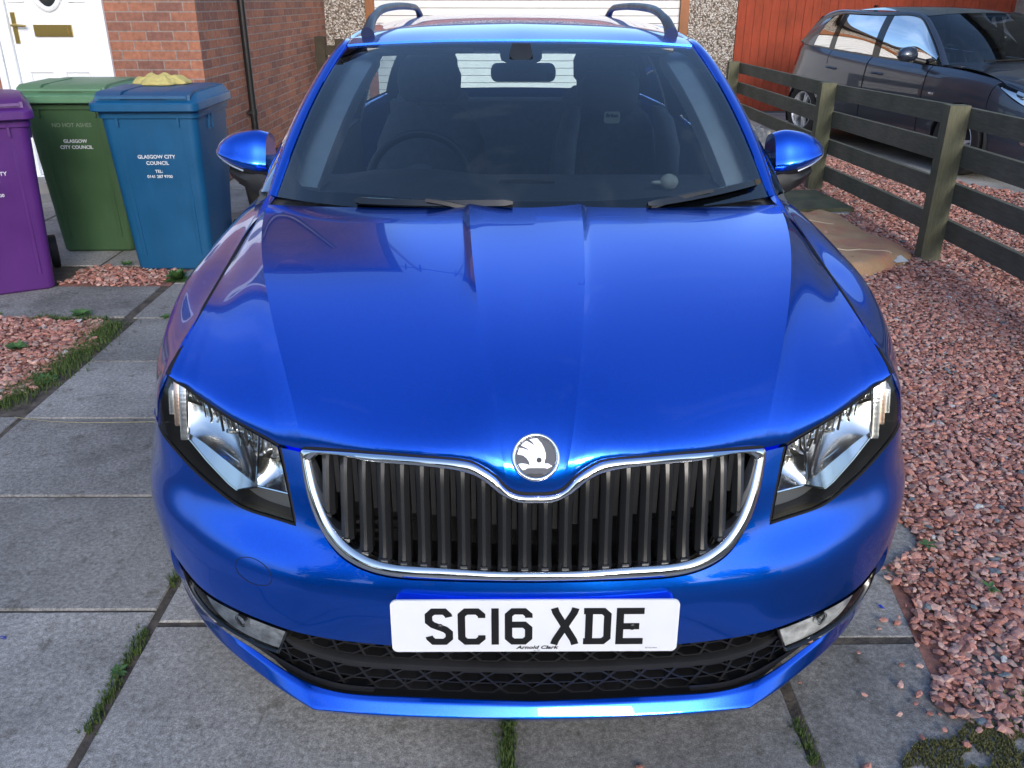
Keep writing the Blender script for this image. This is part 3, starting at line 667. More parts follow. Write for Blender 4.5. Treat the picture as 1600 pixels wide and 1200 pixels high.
# ---------------------------------------------------------------- number plate
PL = empty('number_plate', (0, 0, 0)); PL.parent = car
PM = MX((0, .012, .4805), rx=-3.0)      # local: x across, z up, facing -y
def rrect(w_, h_, r_, n=6):
    out = []
    for cx_, cz_, a0 in ((w_/2-r_, h_/2-r_, 0), (-w_/2+r_, h_/2-r_, 90), (-w_/2+r_, -h_/2+r_, 180), (w_/2-r_, -h_/2+r_, 270)):
        for i in range(n+1): a = R(a0+90*i/n); out.append((cx_+r_*math.cos(a), cz_+r_*math.sin(a)))
    return out
bm = bmesh.new(); prism(bm, rrect(.520, .111, .011), 0, .004, M=PM); o = frombm('plate_face', bm, 'plate_white', PL, 30, .0006); cp(o)
bm = bmesh.new(); prism(bm, rrect(.508, .100, .012), .004, .05, M=PM); cp(frombm('plate_plinth', bm, 'blue', PL, 30, .003, 3))
def stroke(bm, P, wd, closed=False, y=-.0006, ox=0., chamfer=.0, sq=0.):
    """flat stroke of width wd along the polyline P, mitred"""
    P = [Vector(p) for p in P]; n = len(P); A = []; B = []
    for i in range(n):
        a = P[i-1] if (i or closed) else None; b = P[(i+1) % n] if (i < n-1 or closed) else None
        d1 = (P[i]-a).normalized() if a is not None else (b-P[i]).normalized(); d2 = (b-P[i]).normalized() if b is not None else d1
        t = (d1+d2); t = t.normalized() if t.length > 1e-6 else d1; nn = Vector((-t.y, t.x)); c = max(.35, nn.dot(Vector((-d1.y, d1.x)))); w2 = wd/2/c
        A.append(P[i]+nn*w2); B.append(P[i]-nn*w2)
    for i in range(n if closed else n-1):
        j = (i+1) % n; q = [A[i], A[j], B[j], B[i]]; f = [bm.verts.new(PM @ Vector((v.x+ox, y, v.y))) for v in q]; bm.faces.new(f)
W5, H5, T5 = .050, .079, .0135; a_, b_ = W5/2-T5/2, H5/2-T5/2; c5 = .010
def rc(x, z, dx, dz): return [(x, z)]
GL = {
 'S': [[(a_, b_-.012), (a_-.001, b_-.008), (a_-.008, b_), (-a_+.008, b_), (-a_, b_-.008), (-a_, .011), (-a_+.007, .004), (a_-.007, -.006), (a_, -.013), (a_, -b_+.008), (a_-.008, -b_), (-a_+.008, -b_), (-a_+.001, -b_+.008), (-a_, -b_+.012)]],
 'C': [[(a_, b_-.014), (a_, b_-.008), (a_-.008, b_), (-a_+.008, b_), (-a_, b_-.008), (-a_, -b_+.008), (-a_+.008, -b_), (a_-.008, -b_), (a_, -b_+.008), (a_, -b_+.014)]],
 '1': [[(0, H5/2), (0, -H5/2)]],
 '6': [[(a_, b_-.014), (a_, b_-.008), (a_-.008, b_), (-a_+.008, b_), (-a_, b_-.008), (-a_, -b_+.008), (-a_+.008, -b_), (a_-.008, -b_), (a_, -b_+.008), (a_, -.004), (a_-.008, .004), (-a_, .004)]],
 'X': [[(-a_-.001, H5/2), (-a_+.002, b_-.003), (0, 0), (a_-.002, -b_+.003), (a_+.001, -H5/2)], [(a_+.001, H5/2), (a_-.002, b_-.003), (0, 0), (-a_+.002, -b_+.003), (-a_-.001, -H5/2)]],
 'D': [[(-W5/2, b_), (a_-.008, b_), (a_, b_-.008), (a_, -b_+.008), (a_-.008, -b_), (-W5/2, -b_)], [(-a_+.003, H5/2-.002), (-a_+.003, -H5/2+.002)]],
 'E': [[(W5/2, b_), (-W5/2, b_)], [(-W5/2, -b_), (W5/2, -b_)], [(-a_, b_-.0001), (-a_, -b_+.0001)], [(-a_, .0), (W5/2-.008, .0)]]}
seq = [('S', -.1735), ('C', -.1145), ('1', -.0720), ('6', -.0295), ('X', .0540), ('D', .1130), ('E', .1720)]
for ch, ox in seq:
    bm = bmesh.new()
    for q, st in enumerate(GL[ch]): stroke(bm, st, T5, False, y=-.0007-.0001*q, ox=ox)
    cp(frombm('registration_character', bm, 'plate_black', PL, 30))
from math import pi
TM = PM @ Matrix.Rotation(R(90), 4, 'X')
cp(text('dealer_text', 'Arnold Clark', .0098, PM @ Matrix.Translation((.004, -.0006, -.0490)) @ Matrix.Rotation(R(90), 4, 'X') @ Matrix.Diagonal((1.42, 1, 1, 1)), 'plate_black', PL, shear=.28, bold=.0003, ext=.0001))
cp(text('dealer_small_text', 'est. 1954', .0032, PM @ Matrix.Translation((.004, -.0006, -.0535)) @ Matrix.Rotation(R(90), 4, 'X'), 'plate_black', PL, ext=.0001))
cp(text('plate_mark', 'BS AU145d', .0030, PM @ Matrix.Translation((.213, -.0006, -.0485)) @ Matrix.Rotation(R(90), 4, 'X') @ Matrix.Diagonal((1.5, 1, 1, 1)), 'plate_black', PL, ext=.0001))
for x in (-.172, .176):
    P = [PM @ Vector((x, yy, 0)) for yy in (.001, -.0035, -.005)]; cp(tube('plate_screw', P, [.0062, .0062, .004], 'plate_black', PL, n=14))
# ---------------------------------------------------------------- bonnet badge (winged arrow)
BG = empty('badge', (0, 0, 0)); BG.parent = car
BM = MX((0, .0800, .7915), rx=-36) @ Matrix.Scale(1.07, 4)
def lathe(bm, prof, n=48, M=None, axis='y'):
    rs = []
    for r_, a in prof:
        if r_ < 1e-6: v = bm.verts.new((0, a, 0)); rs.append([v]*n); continue
        rs.append([bm.verts.new((r_*math.cos(2*pi*i/n), a, r_*math.sin(2*pi*i/n))) for i in range(n)])
    for p, q in zip(rs[:-1], rs[1:]):
        for i in range(n):
            j = (i+1) % n; f = []
            for v in (p[i], p[j], q[j], q[i]):
                if v not in f: f.append(v)
            if len(f) > 2: bm.faces.new(f)
    if M is not None:
        for v in set(x for r_ in rs for x in r_): v.co = M @ v.co
bm = bmesh.new(); lathe(bm, [(.0320, -.0005), (.0330, -.0030), (.0350, -.0050), (.0375, -.0050), (.0390, -.0030), (.0395, .0), (.0395, .012)], 64, BM); cp(frombm('badge_ring', bm, 'chrome', BG, 60))
bm = bmesh.new(); lathe(bm, [(0, -.0002), (.0325, -.0002)], 64, BM); cp(frombm('badge_disc', bm, 'badge_grey', BG, 30))
# traced in a 1286x1200 crop: centre (632,535), radius of ring 338
def bpt(P): return [((x-632)/338*.0395, -(y-535)/330*.0395) for x, y in P]
wing = bpt([(388, 632), (430, 622), (490, 628), (545, 648), (535, 600), (505, 555), (455, 515), (372, 497), (385, 455), (402, 410), (460, 420), (520, 440), (555, 455), (500, 415), (425, 378), (455, 345), (500, 315), (560, 345), (620, 382), (590, 340), (540, 295), (590, 285), (650, 280), (705, 340), (745, 410), (768, 490), (768, 545), (750, 600), (752, 625), (800, 625), (858, 660), (815, 680), (790, 693), (755, 684), (545, 684), (505, 690), (480, 708), (445, 712), (415, 680)])
bm = bmesh.new(); prism(bm, wing, -.0030, .0005, M=BM); cp(frombm('badge_winged_arrow', bm, 'satin_chrome', BG, 30, .0004))
bm = bmesh.new(); ec = bpt([(675, 578)])[0]; prism(bm, [(ec[0]+.0043*math.cos(2*pi*i/20), ec[1]+.0043*math.sin(2*pi*i/20)) for i in range(20)], -.0036, -.0005, M=BM); cp(frombm('badge_eye', bm, 'badge_dark', BG, 30))
bm = bmesh.new(); prism(bm, bpt([(505, 770), (560, 757), (630, 765), (700, 757), (745, 775), (700, 790), (630, 800), (560, 792)]), -.0014, .0005, M=BM); cp(frombm('badge_leaf_mark', bm, 'badge_dark', BG, 30))
# ---------------------------------------------------------------- wings, doors, flanks
def flank(name, loops, m='blue', off=0., step=.09, flange=.012, side=1, parent=None): return cp(put(name, panel_geo(loops, body, bnc, off, step, flange), m, parent or car, side))
gp = .004
arch_f = [at_yz(.87+.352*math.cos(a), .315+.352*math.sin(a)) for a in np.linspace(math.pi*.785, -math.pi*.12, 26)]
wing_loop = segs([[(6.86, 8.96), (8, 8.97), (10, 8.97), (11.9, 8.97)], [(11.9, 8.97), (11.97, 8.0)], path_yz([(1.337, .80), (1.337, .6), (1.337, .4), (1.337, .21)]), [at_yz(1.337, .21), arch_f[-1]], arch_f[::-1],
   [arch_f[0], (8.05, 6.05), (7.62, 6.22), (7.20, 6.32)], [(7.20, 6.32), (7.10, 6.9), (6.95, 7.6), (6.86, 8.96)]])
wing_loop = segs([[(6.86, 8.96), (8, 8.97), (10, 8.97), (11.95, 8.97)], [(11.95, 8.97), (11.95, 6), (11.95, 3), (11.95, .1)], [(11.95, .1), arch_f[-1]], arch_f[::-1],
   [arch_f[0], (8.05, 6.05), (7.62, 6.22), (7.20, 6.32)], [(7.20, 6.32), (7.10, 6.9), (6.95, 7.6), (6.86, 8.96)]])
rc_ = (3.555, .315)
arch_r = [at_yz(rc_[0]+.352*math.cos(a), rc_[1]+.352*math.sin(a)) for a in np.linspace(math.pi*1.12, -math.pi*.12, 34)]
fd = segs([[(12.0, 8.97), (12.5, 8.97), (13.36, 8.97)], [(13.36, 8.97), (13.36, .1)], [(13.36, .1), (12.0, .1)], [(12.0, .1), (12.0, 8.97)]])
rd = segs([[(13.375, 8.97), (14.18, 8.97)], [(14.18, 8.97), (14.16, 6.2)], [(14.16, 6.2), arch_r[12], arch_r[6], arch_r[0]], [arch_r[0], (13.375, .1)], [(13.375, .1), (13.375, 8.97)]])
arq = [p for p in arch_r[12:]]
rq = segs([[(14.2, 8.97), (15, 8.97), (16, 8.97)], [(16, 8.97), (16, .1)], [(16, .1), arq[-1]], arq[::-1], [arq[0], (14.18, 6.2)], [(14.18, 6.2), (14.2, 8.97)]])
for side in (1, -1):
    flank('front_wing', [wing_loop], side=side)
    for nm, lp in (('front_door', fd), ('rear_door', rd)):
        o = flank(nm, [lp], side=side)
        yh = 2.24 if nm == 'front_door' else 3.12; u_, v_ = at_yz(yh, .845); c_ = body([u_], [v_])[0]
        hp = np.array([(c_[0]+.004, yh-.10, .842), (c_[0]+.030, yh-.075, .845), (c_[0]+.034, yh, .848), (c_[0]+.030, yh+.075, .845), (c_[0]+.004, yh+.10, .842)])*np.array([side, 1, 1]); cp(tube('door_handle', spl(hp, 16), .011, 'blue', o, n=10))
    flank('rear_quarter', [rq], side=side)
    # arch liner
    for cy in (.87, rc_[0]):
        G = []
        for xx in (.56, .835): G.append([(xx*side, cy+.362*math.cos(a), .315+.362*math.sin(a)) for a in np.linspace(-.02*pi, 1.02*pi, 30)])
        V, F = grid(np.array(G)); cp(mesh('arch_liner', V, F, 'gap', car, True))
    # door mirror
# tail and underside, closing the shell
us = np.linspace(0, 9, 40); te = body(np.full(40, 16.), us)
G = []
for i in range(13):
    t = i/12; G.append([(p[0]*(1-t), p[1]+.20*math.sin(t*pi/2)**.8, p[2]) for p in te])
V, F = grid(np.array(G)); g2 = both((V, F, V)); o = mesh('tailgate', g2[0], g2[1], 'blue', car, True); bmf(o); cp(o)
G = [[(s_*.84, y_, .17) for s_ in (-1, 1)] for y_ in (.16, .5)]; cp(box('underbody', (-.60, .60, .30, 4.3, .17, .24), 'gap', car)); cp(box('floor_pan', (-.86, .86, 1.28, 3.15, .17, .25), 'gap', car)); cp(box('bulkhead', (-.70, .70, 1.20, 1.24, .24, .93), 'gap', car)); cp(box('engine_bay', (-.56, .56, .30, 1.18, .26, .66), 'gap', car, .04))
for p in ((.3, 4.0),): pass
# wheels
def wheel(x, y, sgn, r=.315, wd=.205, par=None, T=None, spokes=5, nm='wheel'):
    par = par or car; rt = empty(nm, (0, 0, 0)); rt.parent = par
    M = Matrix.Translation((x, y, r)) @ Matrix.Rotation(R(90)*sgn, 4, 'Z')
    bm = bmesh.new(); lathe(bm, [(.205, .09), (.215, .098), (.27, .102), (.300, .095), (r-.003, .075), (r, .05), (r, -.05), (r-.003, -.075), (.30, -.095), (.27, -.102), (.215, -.098), (.205, -.09)], 56, M); a = frombm('tyre', bm, 'tyre', rt, 40)
    bm = bmesh.new(); lathe(bm, [(.212, -.095), (.207, -.098), (.200, -.088), (.190, -.05), (.188, .07), (.205, .09)], 56, M)
    for k in range(spokes):
        for o_ in (-.13, .13):
            a0 = 2*pi*k/spokes; a1 = a0+o_
            P = [(math.cos(a0)*.05+(-math.sin(a0))*sg*.018, -.085, math.sin(a0)*.05+math.cos(a0)*sg*.018) for sg in (-1, 1)]; Q = [(math.cos(a1+sg*.055)*.195, -.088, math.sin(a1+sg*.055)*.195) for sg in (-1, 1)]
            vs = [bm.verts.new(M @ Vector(p)) for p in (P[0], P[1], Q[1], Q[0])]; v2 = [bm.verts.new(M @ Vector((p[0], p[1]+.03, p[2]))) for p in (P[0], P[1], Q[1], Q[0])]
            bm.faces.new(vs)
            for i in range(4): bm.faces.new((vs[i], vs[(i+1) % 4], v2[(i+1) % 4], v2[i]))
    lathe(bm, [(0, -.095), (.03, -.095), (.055, -.088), (.06, -.06), (.06, .0)], 24, M); b = frombm('rim', bm, 'alloy', rt, 40)
    bm = bmesh.new(); lathe(bm, [(0, -.03), (.14, -.03), (.14, -.01), (0, -.01)], 32, M); c = frombm('brake_disc', bm, 'dark_trim', rt, 40)
    for q in (a, b, c):
        if T is not None: q.data.transform(T)
    return rt
for y in (.87, rc_[0]):
    for s in (1, -1):
        w_ = wheel(s*.765, y, s)
        for q in w_.children: cp(q)
# ---------------------------------------------------------------- windscreen, pillars, roof
WB = np.array([(x, 1.05+.270*(x/.727)**2.4, .998-.014*(x/.727)**2) for x in (0, .15, .30, .45, .58, .66, .727)])
WT = np.array([(x, 1.876+.097*(x/.6)**2, 1.392-.022*(x/.6)**2.4) for x in (0, .13, .26, .38, .48, .55, .600)])
def wsS(s, t):
    """s 0 centre .. 1 side, t 0 bottom .. 1 top"""
    s = np.abs(np.asarray(s, float)); t = np.asarray(t, float); q = np.linspace(0, 1, 60)
    B = spl(WB, 60); T = spl(WT, 60); b = np.stack([np.interp(s, q, B[:, k]) for k in range(3)], -1); a = np.stack([np.interp(s, q, T[:, k]) for k in range(3)], -1)
    p = b+(a-b)*t[..., None]; bul = .036*np.sin(math.pi*t)
    return p+bul[..., None]*np.array([0, -.45, .9])
def wsgrid(s0, s1, t0, t1, n=40, m=40, off=0.):
    a, b = np.meshgrid(np.linspace(s0, s1, n), np.linspace(t0, t1, m), indexing='ij'); sg = np.sign(a); P = wsS(a, b); P[..., 0] *= np.where(a < 0, -1, 1)
    N = gnorm(P); N = np.where((N[..., 2:3] < 0), -N, N); return P+N*off, N
P, N = wsgrid(-1, 1, 0, 1, 81, 48); V, F = grid(P); cp(put('windscreen', fixwind((V, F, N.reshape(-1, 3))), 'windscreen_glass', car))
# black ceramic border: ring with rounded inner corners
def fr_fn(u, v):
    P = wsS(np.abs(u), v); P[:, 0] *= np.where(np.asarray(u) < 0, -1, 1); return P
def fr_nf(u, v):
    e = .004; du = fr_fn(u+e, v)-fr_fn(u-e, v); dv = fr_fn(u, np.clip(v+e, 0, 1))-fr_fn(u, np.clip(v-e, 0, 1)); n = np.cross(du, dv); n /= np.linalg.norm(n, axis=1)[:, None]; return np.where(n[:, 2:3] < 0, -n, n)
def rr2(u0, u1, v0, v1, ru, rv, n=8):
    out = []
    for cx_, cy_, a0 in ((u1-ru, v1-rv, 0), (u0+ru, v1-rv, 90), (u0+ru, v0+rv, 180), (u1-ru, v0+rv, 270)):
        for i in range(n+1): a = R(a0+90*i/n); out.append((cx_+ru*math.cos(a), cy_+rv*math.sin(a)))
    return out
outer = [tuple(p) for e in (((-1, 0), (1, 0)), ((1, 0), (1, 1)), ((1, 1), (-1, 1)), ((-1, 1), (-1, 0))) for p in lin(np.array(e, float), 40)[:-1]]
inner = [(-.935, .10), (-.90, .075), (-.70, .058), (-.35, .05), (0, .048), (.35, .05), (.70, .058), (.90, .075), (.935, .10), (.94, .14), (.935, .5), (.93, .86), (.92, .91), (.88, .935), (.5, .94), (.16, .94), (.12, .925), (.10, .83), (.06, .80), (-.06, .80), (-.10, .83), (-.12, .925), (-.16, .94), (-.5, .94), (-.88, .935), (-.92, .91), (-.93, .86), (-.935, .5), (-.94, .14)]
inner = segs([inner+[inner[0]]], .03)
P, F, N = panel_geo([outer, inner], fr_fn, fr_nf, -.003, .05, 0); cp(put('windscreen_border', (P, F, N), 'frit', car))
cp(box('cowl', (-.70, .70, 1.07, 1.30, .93, .972), 'dark_trim', car, .01))
# A pillars with cant rails: inner rail follows the glass edge then the roof gutter
side_s = wsS(np.ones(14), np.linspace(0, 1, 14))
INN = np.concatenate([side_s+np.array([.006, 0, .002]), [(.612, 2.15, 1.385), (.618, 2.43, 1.398), (.622, 3.1, 1.413), (.603, 3.8, 1.403), (.555, 4.42, 1.368)]])
OUT = np.array([(.765, 1.345, .974), (.752, 1.45, 1.055), (.734, 1.56, 1.135), (.711, 1.68, 1.210), (.684, 1.80, 1.278), (.655, 1.92, 1.338), (.638, 2.02, 1.368), (.642, 2.2, 1.380), (.648, 2.43, 1.388), (.655, 3.1, 1.398), (.635, 3.8, 1.388), (.585, 4.38, 1.35)])
Ai = spl(INN, 120); Ao = spl(OUT, 120)
mid = (Ai+Ao)/2; nn_ = np.cross(np.gradient(mid, axis=0), Ao-Ai); nn_ /= np.linalg.norm(nn_, axis=1)[:, None]; nn_ = np.where(nn_[:, 2:3] < 0, -nn_, nn_)
G = np.stack([Ai-nn_*.014, Ai-nn_*.001, Ai+nn_*.002+(Ao-Ai)*.06, Ai+(Ao-Ai)*.22+nn_*.006, mid+nn_*.0085, Ai+(Ao-Ai)*.78+nn_*.006, Ao+nn_*.001, Ao-nn_*.008-(Ao-Ai)*.1, Ao-nn_*.03-(Ao-Ai)*.3], 1)
for s in (1, -1):
    V, F = grid(G*np.array([s, 1, 1])); o = mesh('roof_pillar', V, F, 'blue', car, True); bmf(o); shade(o.data, 45); cp(o)
    V, F = grid(np.stack([Ai-nn_*.006, side_s[[0]*120]*0+Ai-nn_*.006-np.array([.012, 0, 0])], 1)[:52]*np.array([s, 1, 1]))
# blue corner between wing, bonnet and pillar foot
for s in (1, -1):
    n = 14; e0 = body(np.linspace(11.2, 12.05, n), np.full(n, 8.98)); a0 = np.stack([np.interp(np.linspace(0, 1, n), [0, 1], [.742, .772]), np.linspace(1.13, 1.36, n), np.linspace(.962, .974, n)], 1)
    in_ = spl(np.array([(.728, 1.16, .972), (.731, 1.25, .978), (.735, 1.33, .986), (.742, 1.37, 1.0)]), n)
    V, F = grid(np.stack([e0+np.array([0, 0, .0005]), (e0+in_)/2+np.array([0, 0, .006]), in_], 1)*np.array([s, 1, 1])); o = mesh('scuttle_corner', V, F, 'blue', car, True); bmf(o); cp(o)
def roofrow(P): return spl(np.array(P), 50)
rows = [roofrow(WT+np.array([0, .010, .004])), roofrow([(0, 2.05, 1.420), (.3, 2.06, 1.414), (.5, 2.09, 1.403), (.600, 2.12, 1.389)]), roofrow([(0, 2.4, 1.441), (.3, 2.41, 1.434), (.5, 2.42, 1.420), (.612, 2.43, 1.402)]),
        roofrow([(0, 3.1, 1.457), (.3, 3.1, 1.451), (.5, 3.1, 1.437), (.616, 3.1, 1.417)]), roofrow([(0, 3.8, 1.447), (.3, 3.8, 1.441), (.5, 3.8, 1.427), (.598, 3.8, 1.407)]), roofrow([(0, 4.46, 1.402), (.3, 4.45, 1.396), (.5, 4.43, 1.383), (.55, 4.42, 1.372)])]
Q = ncub([0, .17, .5, 1.2, 1.9, 2.6], np.array(rows), np.linspace(0, 2.6, 90)); N = gnorm(Q); N = np.where(N[..., 2:3] < 0, -N, N); N[:, 0, 0] = 0
V, F = grid(Q); k = len(V); e = Q[0]; W2, F2 = grid(np.stack([e, e+np.array([0, .004, -.012])], 1)); e2 = Q[:, -1]; W3, F3 = grid(np.stack([e2, e2+np.array([.002, 0, -.012])], 1))
gV = np.concatenate([V, W2, W3]); gF = F+[tuple(i+k for i in f) for f in F2]+[tuple(i+k+len(W2) for i in f) for f in F3]; gN = np.concatenate([N.reshape(-1, 3), np.tile([0, -1, .3], (len(W2), 1)), np.tile([1, 0, .2], (len(W3), 1))])
cp(put('roof', both(fixwind((gV, gF, gN))), 'blue', car))
# roof bars
for s in (1, -1):
    P = spl(np.array([(.543, 2.085, 1.402), (.542, 2.15, 1.432), (.541, 2.26, 1.457), (.541, 2.42, 1.476), (.541, 2.7, 1.487), (.541, 3.1, 1.490), (.535, 3.7, 1.482), (.530, 3.95, 1.455), (.528, 4.08, 1.405)])*np.array([s, 1, 1]), 90)
    r_ = np.interp(np.linspace(0, 1, 90), [0, .03, .1, .9, .97, 1], [.027, .021, .0150, .0150, .021, .025])
    cp(tube('roof_rail', P, r_, 'rail', car, prof=[(math.cos(a)*(.9 if abs(math.cos(a)) < 2 else 1), math.sin(a)*1.05) for a in np.linspace(0, 2*pi, 17)[:-1]]))
# side glass and door pillars, ruled between belt and cant rail
BELT = spl(np.concatenate([NET[12:17, 9]+np.array([-.004, 0, .002])]), 200); TOPR = spl(OUT-np.array([.008, 0, .004]), 200)
def sideS(y0, y1, k0=0., k1=0., n=30, m=12, off=0., t0=0., t1=1.):
    out = []
    for yb, yt in zip(np.linspace(y0, y0+(y1-y0), n), np.linspace(y0+k0, y1+k1, n)):
        b = np.array([np.interp(yb, BELT[:, 1], BELT[:, i]) for i in range(3)]); t = np.array([np.interp(yt, TOPR[:, 1], TOPR[:, i]) for i in range(3)])
        q = np.linspace(t0, t1, m)[:, None]; p = b*(1-q)+t*q+np.array([1, 0, .15])*(.028*np.sin(pi*q)+off); out.append(p)
    return np.array(out)
for s in (1, -1):
    m_ = np.array([s, 1, 1])
    for y0, y1, k0, k1, gl in ((1.37, 2.34, 0, .03, 'side_glass'), (2.46, 3.36, .03, .05, 'privacy_glass'), (3.46, 4.28, .05, -.02, 'privacy_glass')):
        V, F = grid(sideS(y0, y1, k0, k1)*m_); cp(mesh('side_window', V, F, gl, car, True))
        b = sideS(y0, y1, k0, k1, 40, 5, .003, -.01, .03)*m_; V, F = grid(b); cp(mesh('window_trim', V, F, 'black_gloss', car, True))
    for y0, y1, k in ((2.33, 2.47, .03), (3.35, 3.47, .05), (4.27, 4.42, -.04)):
        G = sideS(y0, y1, k, k, 6, 12, .002); G2 = sideS(y0+.01, y1-.01, k, k, 6, 12, -.05)[::-1]; V, F = grid(np.concatenate([G, G2])*m_, closed_u=True); o = mesh('door_pillar', V, F, 'black_gloss', car, True); bmf(o); shade(o.data, 40); cp(o)
    for y0, k in ((2.36, .03), (3.38, .05)):
        G = sideS(y0, y0+.07, k, k, 6, 12, -.052, -.3, 1); V, F = grid(G*m_); cp(mesh('inner_pillar_trim', V, F, 'pillar_trim', car, True))
    # grey A pillar lining seen through the screen
    B = side_s; t_ = np.linspace(0, 1, 14)[:, None]
    G = np.stack([B-np.array([.022, 0, .016]), B-np.array([.024, 0, .014]), B-np.array([.062, -.008, .018])*(1+.05*t_), B-np.array([.096, -.018, .024])*(1+.08*t_), B-np.array([.100, -.024, .032])*(1+.08*t_), B-np.array([.100, -.08, .07])], 1)
    V, F = grid(G[1:]*m_); o = mesh('pillar_lining', V, F, 'pillar_trim', car, True, angle=40); cp(o)
rg = []
for q in np.linspace(-1, 1, 30): rg.append([(q*.53, 4.50-.10*q*q, 1.385-.02*q*q), (q*.60, 4.585-.12*q*q, 1.19), (q*.68, 4.65-.13*q*q, 1.0)])
rg = np.array(rg); V, F = grid(rg); cp(mesh('rear_window', V, F, 'side_glass', car, True))
V, F = grid(np.stack([rg[:, 0]+np.array([0, .06, .02]), rg[:, 0]+np.array([0, -.02, .03])], 1)); cp(mesh('rear_spoiler', V, F, 'blue', car, True))
cp(box('rear_shelf', (-.62, .62, 3.75, 4.55, .93, .95), 'interior', car))
# headlining
Qh = Q[::4, ::4]-np.array([0, 0, .045]); Qh[:, :, 0] *= .96; V, F = grid(Qh); g2 = both((V, F, V)); cp(mesh('headlining', g2[0], g2[1], 'pillar_trim', car, True))
# ---------------------------------------------------------------- cabin
bm = bmesh.new()
dx = np.linspace(-.80, .80, 41); G = []
for x in dx:
    hump = .018*math.exp(-((x+.36)/.17)**4); e = .0
    G.append([(x, 1.10+.20*abs(x/.74)**2.2, .955), (x, 1.20+.17*abs(x/.74)**2.2, .972), (x, 1.35+.05*abs(x/.8)**2, .985+hump*.2), (x, 1.50, .995+hump*.7), (x, 1.60, .998+hump), (x, 1.635, .985+hump), (x, 1.66, .95), (x, 1.70, .86), (x, 1.68, .60), (x, 1.55, .45)])
V, F = grid(np.array(G)); o = mesh('dashboard', V, F, 'dash_soft', car, True); shade(o.data, 60); cp(o)
cp(box('dash_vent', (-.07, .10, 1.47, 1.50, .985, 1.0), 'dark_trim', car, .002))
swM = Matrix.Translation((-.358, 1.90, .905)) @ Matrix.Rotation(R(-24), 4, 'X')
sw = empty('steering_wheel', (0, 0, 0)); sw.parent = car
P = [swM @ Vector((.186*math.cos(a), 0, .186*math.sin(a))) for a in np.linspace(0, 2*pi, 65)]; cp(tube('rim', P, .0155, 'black_plastic', sw, n=12, cap=False))
for a0 in (180, 0, -90):
    a = R(a0); cp(tube('spoke', [swM @ Vector((.05*math.cos(a), .02, .05*math.sin(a))), swM @ Vector((.18*math.cos(a), .0, .18*math.sin(a)))], [.026, .018], 'black_plastic', sw, prof=[(1, 0), (0, .4), (-1, 0), (0, -.4)]))
bm = bmesh.new(); lathe(bm, [(0, -.03), (.05, -.03), (.075, -.01), (.07, .04), (0, .05)], 28, swM); cp(frombm('hub', bm, 'dash_soft', sw, 40))
def seat(x, y, name='front_seat', h=1.0, wd=.25, lab=None):
    rt = empty(name, (0, 0, 0)); rt.parent = car
    def cush(nm, secs, m):
        G = []
        for (cx_, cy_, cz_, hx, hy, pw) in secs:
            G.append([(cx_+hx*np.sign(math.cos(a))*abs(math.cos(a))**pw, cy_+hy*np.sign(math.sin(a))*abs(math.sin(a))**pw, cz_) for a in np.linspace(0, 2*pi, 33)[:-1]])
        V, F = grid(np.array(G), closed_v=True); V = list(V); F.append(tuple(range(32))); F.append(tuple(range(len(V)-32, len(V)))); o = mesh(nm, V, F, m, rt, True); bmf(o); shade(o.data, 60); cp(o)
    cush('seat_back', [(x, y, .50, wd*.9, .09, .6), (x, y+.02, .60, wd, .10, .6), (x, y+.07, .80, wd*.98, .09, .6), (x, y+.12, .98, wd*.88, .075, .6), (x, y+.145, 1.08, wd*.70, .06, .65), (x, y+.15, 1.12, wd*.5, .04, .8)], 'seat_cloth')
    cush('head_restraint', [(x, y+.155, 1.135, .10, .035, .7), (x, y+.155, 1.16, .125, .05, .6), (x, y+.15, 1.24, .13, .055, .6), (x, y+.15, 1.29, .11, .045, .7), (x, y+.15, 1.305, .07, .02, .8)], 'seat_cloth')
    cush('seat_cushion', [(x, y-.25, .33, wd, .28, .5), (x, y-.25, .42, wd*1.02, .29, .5), (x, y-.25, .50, wd*.95, .27, .5), (x, y-.25, .52, wd*.7, .22, .6)], 'seat_cloth')
    for q in (-.05, .05): cp(tube('head_restraint_post', [(x+q, y+.15, 1.10), (x+q, y+.155, 1.15)], .006, 'rail', rt, n=8))
seat(-.36, 2.32); seat(.37, 2.36)
for x in (-.42, .42): seat(x, 3.22, 'rear_seat')
cp(box('rear_seat_bench', (-.62, .62, 3.20, 3.34, .35, 1.06), 'seat_cloth', car, .04))
cp(box('door_card', (-.835, -.80, 1.52, 3.4, .3, .958), 'interior', car, .01)); cp(box('door_card', (.80, .835, 1.52, 3.4, .3, .958), 'interior', car, .01))
# interior mirror on its sensor box
im = empty('interior_mirror', (0, 0, 0)); im.parent = car
IM = MX((.008, 1.80, 1.296), rx=10)
bm = bmesh.new(); prism(bm, rrect(.215, .056, .022), -.012, .012, M=IM); cp(frombm('mirror_case', bm, 'mirror_back', im, 40, .004))
bm = bmesh.new(); prism(bm, rrect(.022, .020, .004), -.0135, -.011, M=IM @ Matrix.Translation((.088, 0, -.008))); cp(frombm('mirror_button', bm, 'black_plastic', im, 40))
bm = bmesh.new(); prism(bm, [(-.03, .045), (.03, .045), (.038, -.01), (.028, -.035), (0, -.045), (-.028, -.035), (-.038, -.01)], -.02, .03, M=MX((0, 1.765, 1.345), rx=-55)); cp(frombm('sensor_box', bm, 'black_plastic', im, 40, .006))
# sun visor folded up on each side
for x0, x1 in ((-.52, -.16), (.16, .52)):
    cp(box('sun_visor', (x0, x1, 1.90, 2.03, 1.352, 1.366), 'visor', car, .006))
